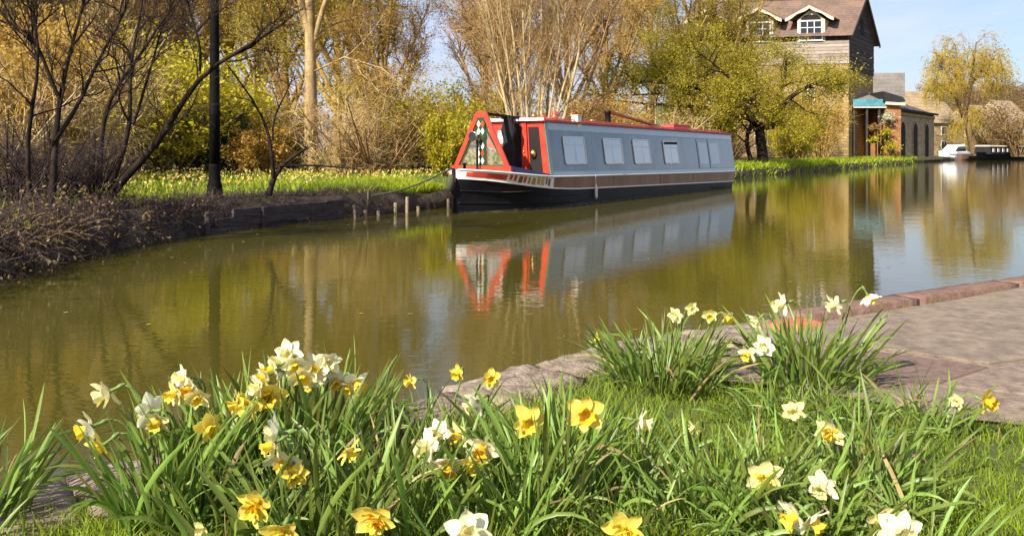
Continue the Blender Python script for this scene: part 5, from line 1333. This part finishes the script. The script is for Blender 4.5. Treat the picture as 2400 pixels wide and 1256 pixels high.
# ------------------------------------------------------------------ daffodils on the near bank
g = np.random.default_rng(99)
def leaf_mesh(k):
    L_ = g.uniform(.26, .40); w = g.uniform(.0038, .0068); th0 = R(g.uniform(0, 8)); kind = k % 5
    th1 = R({0: g.uniform(8, 22), 1: g.uniform(15, 40), 2: g.uniform(30, 60), 3: g.uniform(60, 105), 4: g.uniform(10, 30)}[kind]); p = {0: 1, 1: 1.3, 2: 1.2, 3: 1.6, 4: 1}[kind]
    tw = R(g.uniform(-70, 70)); a0 = g.uniform(0, 6.28); S = 8; side = g.normal() * .06
    x = z = 0; V = []
    for i in range(S + 1):
        t = i / S; th = th0 + (th1 - th0) * t ** p
        if i: x += math.sin(th) * L_ / S; z += math.cos(th) * L_ / S
        wt = w * (0.75 + .5 * min(1, t * 3)) * (1 - max(0, (t - .62) / .38) ** 2.2 * .93); aa = a0 + tw * t
        c, s = math.cos(aa), math.sin(aa); y = side * t * t
        n = (math.cos(th), 0, -math.sin(th))     # across the blade in the bending plane
        cr = (n[0] * s, c, n[2] * s); dp = (n[0] * c * -1, s, n[2] * c * -1)
        V += [(x - cr[0] * wt, y - cr[1] * wt, z - cr[2] * wt), (x + dp[0] * wt * .35, y + dp[1] * wt * .35, z + dp[2] * wt * .35), (x + cr[0] * wt, y + cr[1] * wt, z + cr[2] * wt)]
    q = []
    for i in range(S):
        b_ = i * 3; q += [(b_, b_ + 1, b_ + 4, b_ + 3), (b_ + 1, b_ + 2, b_ + 5, b_ + 4)]
    me = mesh_np('daffodil_leaf', V, q, smooth=True); me.materials.append(M['leaf']); return me
LEAVES = [leaf_mesh(k) for k in range(60)]
UP = [m for k, m in enumerate(LEAVES) if k % 5 in (0, 1, 4)]; FLOP = [m for k, m in enumerate(LEAVES) if k % 5 in (2, 3)]
DRY = []
for k in range(6):
    me = LEAVES[k * 7 + 3].copy(); me.materials.clear(); me.materials.append(M['leafdry']); DRY.append(me)
def clump(px, py, n, h, rad, fan, label, flop=.3, lean=None, dry=.03):
    """n blades rising from one spot; fan = how far the outer ones lean (degrees)"""
    b_ = G(px, py, .2); b_[2] = .2
    e = tag(empty('daffodil_clump', b_), label, 'daffodil clump', 'clumps of daffodil leaves on the near bank')
    for i in range(int(n * 2.2)):
        r = rad * math.sqrt(g.uniform()); a = g.uniform(0, 6.283); ln = R(fan) * (r / rad) * g.uniform(.3, 1.1)
        az = a + g.normal() * .5
        if lean: az = az if g.uniform() > lean[1] else R(lean[0]) + g.normal() * .5; ln += R(10) * lean[1]
        u = g.uniform()
        me = DRY[g.integers(len(DRY))] if u < dry else (FLOP if u < dry + flop else UP)[g.integers(len(FLOP if u < dry + flop else UP))]
        o = bpy.data.objects.new('leaf', me); COL.objects.link(o); o.parent = e
        o.location = (r * math.cos(a), r * math.sin(a), -.01 - .02 * g.uniform())
        o.rotation_euler = (0, ln, az); s = h / .34 * g.uniform(.6, 1.06); o.scale = (s, s, s)
    return e
clump(-70, 1235, 44, .36, .14, 26, 'leafy clump cut off by the left frame edge above the water', .2, (20, .2))
clump(-10, 1330, 12, .20, .10, 35, 'low sprawl of leaves at the bottom left corner beside the stone', .5, (0, .4))
clump(410, 1215, 64, .40, .14, 21, 'tallest left-hand clump, fanning up against the water', .12)
clump(520, 1150, 46, .40, .15, 20, 'clump of upright leaves just right of the tallest left-hand clump', .12)
clump(700, 1110, 60, .40, .18, 20, 'upright clump under the cluster of white flowers', .12)
clump(800, 1060, 34, .36, .14, 22, 'clump beside the stone edge below the white flowers', .15)
clump(560, 1290, 34, .30, .16, 40, 'sprawling clump at the bottom edge under the double yellow flower', .4)
clump(760, 1260, 52, .36, .18, 28, 'dense clump at the bottom edge left of the golden flower', .25)
clump(930, 1215, 46, .34, .18, 28, 'clump behind and right of the golden flower at the bottom', .25)
clump(1020, 1040, 26, .26, .16, 26, 'thin pale clump against the stone edge below three small yellow stars', .2)
clump(1120, 1130, 34, .28, .16, 32, 'clump under the white and orange flowers in the middle', .3)
clump(1100, 1290, 40, .28, .2, 38, 'low tangle of leaves above the white flower at the bottom middle', .45)
clump(1290, 1160, 66, .38, .17, 24, 'full upright clump in the middle holding two golden cups', .15)
clump(1230, 1225, 36, .34, .16, 30, 'clump in front of the full upright middle clump', .25)
clump(1430, 1225, 44, .28, .22, 42, 'sprawling clump right of the middle at the bottom edge', .5)
clump(1570, 1270, 36, .26, .2, 42, 'flopped clump at the bottom edge right of the yellow bottom flower', .5)
clump(1475, 1090, 22, .24, .14, 35, 'short clump below the narrow white flower', .3)
clump(1555, 905, 105, .36, .22, 36, 'round bushy clump by the water with small pale flowers', .35, None, .10)
clump(1480, 860, 34, .26, .14, 42, 'sprawling left side of the bushy clump at the stone edge', .5, None, .15)
clump(1900, 900, 80, .40, .2, 34, 'tall clump in front of the red kerb with white nodding flowers', .3)
clump(1830, 985, 46, .26, .2, 55, 'pale sprawling leaves on the turf before the tall right clump', .75)
clump(1965, 1000, 44, .24, .2, 55, 'sprawling leaves on the turf edge beside the path', .7)
clump(1700, 1190, 44, .30, .18, 34, 'clump of grey-green leaves left of the round pale yellow flower', .3)
clump(1815, 1215, 44, .28, .18, 36, 'clump under the round pale yellow flower', .35)
clump(1960, 1190, 40, .28, .2, 42, 'loose clump round the white flower at lower right', .45)
clump(2060, 1130, 36, .32, .16, 36, 'clump with one tall blade at lower right', .35, (20, .25))
clump(2110, 1285, 40, .26, .2, 42, 'flopped clump at the bottom right edge', .5)
clump(1900, 1300, 36, .26, .2, 42, 'clump at the bottom edge under the white and yellow pair', .45)
clump(2190, 1010, 24, .26, .12, 40, 'small clump leaning over the path towards the yellow flower', .4, (-10, .5))
clump(2135, 970, 5, .24, .03, 8, 'few thin dark blades standing before the brown slab', 0)
clump(2330, 1060, 16, .16, .2, 50, 'low dark tuft at the turf edge on the far right', .6)
clump(345, 1200, 9, .20, .08, 50, 'flat pale leaves lying on the turf right of the left stone', .8, (180, .4))

# --- the flowers
def petal_mesh(L_, w, cup, m, seed):
    gg = np.random.default_rng(seed); V = []; S = 5; ph = gg.uniform(0, 6)
    for i in range(S + 1):
        t = i / S; ww_ = w * math.sin(math.pi * min(.98, (.12 + .86 * t))) ** .75 if t < 1 else w * .08
        z = cup * t * t * L_ + .0025 * math.sin(5 * t + ph); x = .004 + L_ * t
        V += [(x, -ww_, z + .003 + .002 * math.sin(9 * t + ph)), (x, 0, z - .001), (x, ww_, z + .003 + .002 * math.cos(8 * t + ph))]
    q = []
    for i in range(S):
        b_ = i * 3; q += [(b_, b_ + 1, b_ + 4, b_ + 3), (b_ + 1, b_ + 2, b_ + 5, b_ + 4)]
    me = mesh_np('petal', V, q, smooth=True); me.materials.append(m); return me
def trumpet_mesh(L_, r0, r1, m, seed, frill=.0025):
    gg = np.random.default_rng(seed); n = 16; mb = MB(); rows = []
    for f, r in ((.06, .0005), (.03, r0 * .8), (.25, r0), (.6, r0 * 1.12), (.86, r1 * .86), (1.0, r1)):
        rows.append([((r + (frill * math.sin(a * 6 + seed) * (f > .8) * 1.3)) * math.cos(a), (r + frill * math.sin(a * 6 + seed) * (f > .8)) * math.sin(a), L_ * f + (frill * math.cos(a * 7 + seed) * (f > .8))) for a in np.linspace(0, 2 * math.pi, n + 1)])
    mb.grid(rows)
    me = mesh_np('trumpet', mb.V, mb.F, smooth=True); me.materials.append(m); return me
def ruffle_mesh(L_, m, seed):
    gg = np.random.default_rng(seed); V, q = [], []
    for k in range(22):
        a = gg.uniform(0, 6.283); el = gg.uniform(.35, 1.35); l = L_ * gg.uniform(.55, 1.0); w = L_ * .30 * gg.uniform(.7, 1.2)
        d = np.array([math.cos(a) * math.cos(el), math.sin(a) * math.cos(el), math.sin(el)]); s = np.array([-math.sin(a), math.cos(a), 0]); b_ = len(V)
        up = np.array([0, 0, 1.0])
        for t, wt in ((.1, .35), (.5, 1.0), (.85, .9), (1.0, .35)):
            c = d * l * t + up * .003 * math.sin(6 * t + k)
            V += [c - s * w * wt * .5, c + s * w * wt * .5]
        q += [(b_ + 2 * i, b_ + 2 * i + 1, b_ + 2 * i + 3, b_ + 2 * i + 2) for i in range(3)]
    me = mesh_np('ruffle', V, q, smooth=True); me.materials.append(m); return me
PET = {k: [petal_mesh(.040, .0155, c, M[m], s) for s, c in enumerate((.05, .18, -.10, .30))] for k, m in (('w', 'p_white'), ('c', 'p_cream'), ('y', 'p_yel'))}
TRU = {k: [trumpet_mesh(l, .0105, r, M[m], s) for s, (l, r) in enumerate(((.030, .018), (.024, .017), (.034, .020)))] for k, m in (('y', 't_yel'), ('o', 't_org'), ('c', 'p_cream'))}
RUF = {k: [ruffle_mesh(.030, M[m], s) for s in range(3)] for k, m in (('y', 't_yel'), ('c', 'p_cream'), ('o', 't_org'), ('p', 'p_yel'))}
tb_ = MB().tube([(0, 0, .002), (0, 0, -.012), (0, 0, -.020), (0, 0, -.026), (0, 0, -.034), (0, 0, -.036)], [.006, .0036, .0034, .0058, .0050, .0025], 7)
TUBE = mesh_np('flower', tb_.V, [f for f in tb_.F if len(f) == 4], smooth=True); TUBE.materials.append(M['stem'])
br_ = MB(); br_.grid([[(.004 * math.cos(a) * w, .004 * math.sin(a) * w, z) for a in np.linspace(0, 3.6, 5)] for z, w in ((0, 1.0), (.012, 1.7), (.028, 1.2), (.040, .2))])
BRACT = mesh_np('bract', br_.V, br_.F, smooth=True); BRACT.materials.append(M['bract'])
def daffodil(px, py, bx, by, typ, az, nod, size, label, shape=0):
    """flower seen at px,py on a stem from the ground at bx,by; az = way it faces (0 right, -90 to the viewer), nod = degrees below level"""
    b_ = G(bx, by, .2); b_[2] = .2
    d = np.array([math.cos(R(az)) * math.cos(R(nod)), math.sin(R(az)) * math.cos(R(nod)), -math.sin(R(nod))])
    c = P(px, py, b_[1] - .075 + g.normal() * .012)   # the heads lean to the light, clear of the leaves
    e = tag(empty('daffodil', b_), label, 'daffodil', 'daffodils in flower on the near bank')
    rl = c - b_; neck = rl - d * .036 * size
    top = neck + np.array([-d[0] * .012, -d[1] * .012, .010]) * size
    a0 = np.array([0, 0, 0.0]); a1 = top * np.array([.35, .35, .5]); a2 = np.array([top[0] * .85 - d[0] * .02, top[1] * .85 - d[1] * .02, top[2] * .93 - .004])
    pts_ = smoothpath([a0 - np.array([0, 0, .02]), a1, a2, top, neck], 12); pts_[-1] = neck
    sm = MB().tube([tuple(p) for p in pts_], list(np.linspace(.0042, .0030, 13)), 6).build('stem', M['stem'], e, smooth=True)
    q_ = Vector(d).to_track_quat('Z', 'Y').to_matrix().to_4x4()
    bo_ = bpy.data.objects.new('bract', BRACT); COL.objects.link(bo_); bo_.parent = sm; bo_.location = tuple(neck - d * .004); bo_.rotation_euler = q_.to_euler(); bo_.scale = (size * .7,) * 3
    f = bpy.data.objects.new('flower', TUBE); COL.objects.link(f); f.parent = e
    f.matrix_local = Matrix.Translation(tuple(rl)) @ q_ @ Matrix.Rotation(g.uniform(0, 1), 4, 'Z') @ Matrix.Scale(size, 4)
    pc, tcx = typ[0], typ[1]
    for k in range(6):
        o = bpy.data.objects.new('petal', PET[pc][(shape + (k % 2) * (g.uniform() < .5)) % 4]); COL.objects.link(o); o.parent = f
        o.rotation_euler = (g.normal() * .12, g.normal() * .14 - (.08 if k % 2 else 0), k * math.pi / 3 + g.normal() * .08); o.location = (0, 0, .0012 * (k % 2)); s = g.uniform(.9, 1.08); o.scale = (s, s * g.uniform(.85, 1.1), s)
    if len(typ) > 2:
        o = bpy.data.objects.new('ruffle', RUF[tcx][g.integers(3)]); COL.objects.link(o); o.parent = f; o.scale = (1.15,) * 3
    else:
        o = bpy.data.objects.new('trumpet', TRU[tcx][g.integers(3)]); COL.objects.link(o); o.parent = f
    return e
FL = [ # px, py, foot px, foot py, type, facing, nod, size, label
    (255, 918, 385, 1190, 'cc', 200, 25, 1.0, 'cream daffodil on an arching stem at the top left of the left clump'),
    (215, 1000, 375, 1205, 'wy', 205, 20, 1.0, 'white daffodil hanging out over the water, upper of the left pair', ),
    (243, 1043, 380, 1215, 'yyr', 215, 35, 1.05, 'double yellow daffodil hanging out over the water, lower of the left pair'),
    (355, 962, 420, 1190, 'wc', 150, 10, 1.0, 'cream-white daffodil turned away in the left clump'),
    (410, 920, 450, 1150, 'cy', 240, 15, .85, 'pale yellow daffodil between the turned-away cream one and the orange cup'),
    (447, 907, 480, 1150, 'wo', 250, 20, .95, 'white daffodil with orange cup at the top of the left clump'),
    (487, 1002, 470, 1200, 'yy', 320, 10, .95, 'yellow star-shaped daffodil facing right in the left clump'),
    (625, 880, 650, 1110, 'wy', 220, 15, 1.05, 'white daffodil at the left of the high white cluster'),
    (662, 846, 680, 1100, 'wc', 230, 0, 1.1, 'largest white daffodil topping the high white cluster'),
    (692, 852, 700, 1100, 'wy', 290, 30, .95, 'white daffodil at the right of the high white cluster'),
    (585, 950, 610, 1150, 'ypr', 240, 15, 1.1, 'round double yellow daffodil left of the high white cluster'),
    (632, 922, 650, 1130, 'yy', 275, 15, 1.1, 'bright yellow daffodil just under the high white cluster'),
    (745, 862, 740, 1090, 'wy', 245, 5, 1.1, 'big white daffodil by itself right of the high cluster'),
    (790, 888, 770, 1080, 'wo', 270, 30, .85, 'small white daffodil with orange-yellow cup drooping over the water'),
    (832, 892, 790, 1080, 'wy', 315, 30, 1.0, 'white daffodil leaning to the right, last of the high row'),
    (880, 955, 815, 1070, 'cc', 290, 40, .95, 'pale nodding star at the right end of the left clump'),
    (650, 1015, 680, 1230, 'wc', 190, 5, 1.15, 'large cream-white daffodil in the middle of the leaves below the high cluster'),
    (667, 1078, 690, 1240, 'wyr', 260, 35, 1.1, 'white daffodil with double yellow middle below the large cream-white one'),
    (815, 1055, 790, 1240, 'yy', 350, 50, .8, 'narrow yellow daffodil seen from the side among the leaves'),
    (602, 1182, 590, 1330, 'yyr', 255, 20, 1.1, 'double yellow daffodil low at bottom left with ruffled middle'),
    (662, 1244, 650, 1370, 'ypr', 265, 20, 1.0, 'yellow daffodil cut by the bottom edge left of the golden one'),
    (880, 1212, 890, 1345, 'yor', 260, 25, 1.1, 'golden double daffodil at the bottom edge'),
    (965, 892, 1015, 1030, 'yy', 210, 10, .65, 'small yellow star over the water, left of three'),
    (1075, 872, 1050, 1030, 'yy', 240, 20, .7, 'small yellow flower over the water, middle of three'),
    (1150, 886, 1080, 1030, 'yy', 280, 0, .75, 'small yellow star at the stone edge, right of three'),
    (1115, 942, 1090, 1100, 'wc', 200, 30, 1.0, 'cream-white daffodil below the three small yellow stars'),
    (1008, 1042, 1060, 1180, 'wc', 215, 0, 1.15, 'large white daffodil with wide petals at the left of the middle group'),
    (1046, 1082, 1075, 1200, 'wo', 280, 40, 1.1, 'white daffodil with deep golden trumpet pointing down in the middle group'),
    (1077, 1018, 1090, 1150, 'cy', 230, 10, .95, 'pale yellow daffodil at the top of the middle group'),
    (1132, 1048, 1120, 1180, 'wo', 250, 25, 1.1, 'white daffodil with orange trumpet at the right of the middle group'),
    (1240, 985, 1260, 1180, 'yy', 270, 5, 1.1, 'yellow daffodil with upright cup in the full middle clump'),
    (1370, 966, 1320, 1180, 'yo', 275, 0, 1.15, 'golden daffodil facing the viewer at the right of the middle clump'),
    (1500, 988, 1450, 1120, 'wc', 340, 10, .95, 'narrow white daffodil in profile against the bright turf'),
    (1627, 1000, 1640, 1060, 'cc', 200, 40, .6, 'little pale yellow flower lying low on the turf'),
    (1100, 1248, 1110, 1360, 'wc', 270, -15, 1.2, 'large white daffodil cut by the bottom edge in the middle'),
    (1466, 1238, 1450, 1370, 'yyr', 265, 15, 1.15, 'deep yellow double daffodil cut by the bottom edge right of the middle'),
    (1585, 738, 1570, 900, 'cc', 230, 0, .75, 'small pale flower in the bushy clump by the water, leftmost on top'),
    (1663, 738, 1600, 900, 'cy', 260, 20, .7, 'small pale yellow flower in the bushy clump, second from its right'),
    (1702, 742, 1620, 900, 'cy', 300, 30, .75, 'small pale yellow flower at the right edge of the bushy clump'),
    (1402, 792, 1480, 875, 'yy', 190, 10, .6, 'tiny yellow flower at the left foot of the bushy clump'),
    (1775, 750, 1850, 900, 'wc', 200, 35, 1.0, 'white nodding daffodil in front of the red brick, lowest of the white ones'),
    (1836, 712, 1880, 905, 'wc', 190, 15, 1.1, 'white daffodil highest over the kerb, left of the two tall ones'),
    (1960, 712, 1930, 905, 'wc', 180, 20, 1.05, 'white daffodil turned left, right of the two tall ones over the kerb'),
    (2034, 692, 1950, 905, 'wy', 350, 60, 1.05, 'white daffodil with yellow trumpet hanging down against the blue water'),
    (1755, 828, 1860, 915, 'wy', 220, 25, .95, 'cream daffodil before the kerb, left of a pair'),
    (1792, 810, 1870, 915, 'wc', 240, 0, .95, 'cream daffodil before the kerb, right of a pair'),
    (1860, 962, 1870, 1060, 'cc', 250, 5, .85, 'pale yellow daffodil low in the sprawling right-hand leaves'),
    (1945, 1008, 1960, 1130, 'cyr', 240, 25, 1.0, 'double yellow daffodil on the turf right of the middle'),
    (2036, 1050, 2030, 1130, 'yy', 300, 20, .5, 'tiny yellow flower on the turf at right'),
    (1790, 1116, 1780, 1230, 'cpr', 260, 5, 1.05, 'round pale yellow double daffodil at lower right'),
    (1930, 1136, 1950, 1240, 'wc', 230, 20, .9, 'white daffodil above the white and yellow pair at lower right'),
    (1868, 1205, 1900, 1320, 'wy', 200, 25, .95, 'white daffodil of the lower right pair, left one'),
    (1902, 1216, 1910, 1320, 'wy', 310, 35, .95, 'white and yellow daffodil of the lower right pair, right one'),
    (2062, 1216, 2050, 1320, 'cy', 285, 20, .85, 'thin yellowish daffodil half hidden in the bottom right leaves'),
    (2110, 1244, 2100, 1370, 'wc', 265, 0, 1.15, 'white daffodil cut by the bottom right edge'),
    (2246, 940, 2190, 1020, 'cc', 210, 10, .65, 'pale half-open daffodil at the edge of the path'),
    (2310, 940, 2215, 1030, 'yo', 300, 10, 1.0, 'yellow and orange daffodil leaning over the path at far right'),
    (642, 862, 660, 1110, 'wy', 210, 20, .95, 'white daffodil with yellow trumpet filling the left of the high white cluster'),
    (678, 828, 690, 1100, 'wc', 265, -5, .95, 'cream-white daffodil at the very top of the high white cluster'),
    (706, 880, 710, 1110, 'cy', 300, 25, .9, 'cream daffodil low at the right of the high white cluster'),
    (606, 905, 630, 1130, 'wc', 225, 10, .9, 'cream-white daffodil between the round double and the high cluster'),
    (772, 846, 760, 1090, 'wc', 280, 10, .9, 'cream-white daffodil touching the right of the big single white one'),
    (728, 890, 735, 1100, 'wy', 250, 35, .85, 'white daffodil with hanging yellow trumpet below the big single white one'),
    (815, 905, 790, 1085, 'cy', 260, 35, .85, 'cream daffodil just left of the last one in the high row'),
    (430, 885, 470, 1150, 'wc', 230, -10, .75, 'small white daffodil standing highest above the orange-cupped one'),
    (462, 930, 490, 1160, 'cy', 290, 25, .8, 'cream daffodil under the orange-cupped white one'),
    (560, 945, 590, 1150, 'yy', 200, 15, .8, 'yellow daffodil at the left shoulder of the round double one'),
    (372, 985, 425, 1200, 'cy', 260, 25, .85, 'cream daffodil just under the turned-away cream-white one'),
    (640, 1040, 675, 1240, 'cy', 215, 20, .9, 'cream daffodil at the left below the large cream-white one'),
    (690, 1110, 700, 1250, 'yy', 290, 30, .85, 'yellow daffodil below the white one with the double middle'),
    (1030, 1015, 1070, 1160, 'wc', 240, -5, .85, 'white daffodil at the upper left of the middle group'),
    (1110, 1085, 1110, 1200, 'yy', 280, 25, .85, 'yellow daffodil low at the right of the middle group'),
    (1620, 722, 1580, 900, 'cc', 280, 10, .65, 'tiny pale flower topping the bushy clump by the water'),
    (475, 1240, 480, 1300, 'cc', 250, 0, .5, 'small pale flower at the foot of the left clump'),
]
for i, f in enumerate(FL): daffodil(*f[:7], f[7] * 1.22, f[8], shape=i % 4)
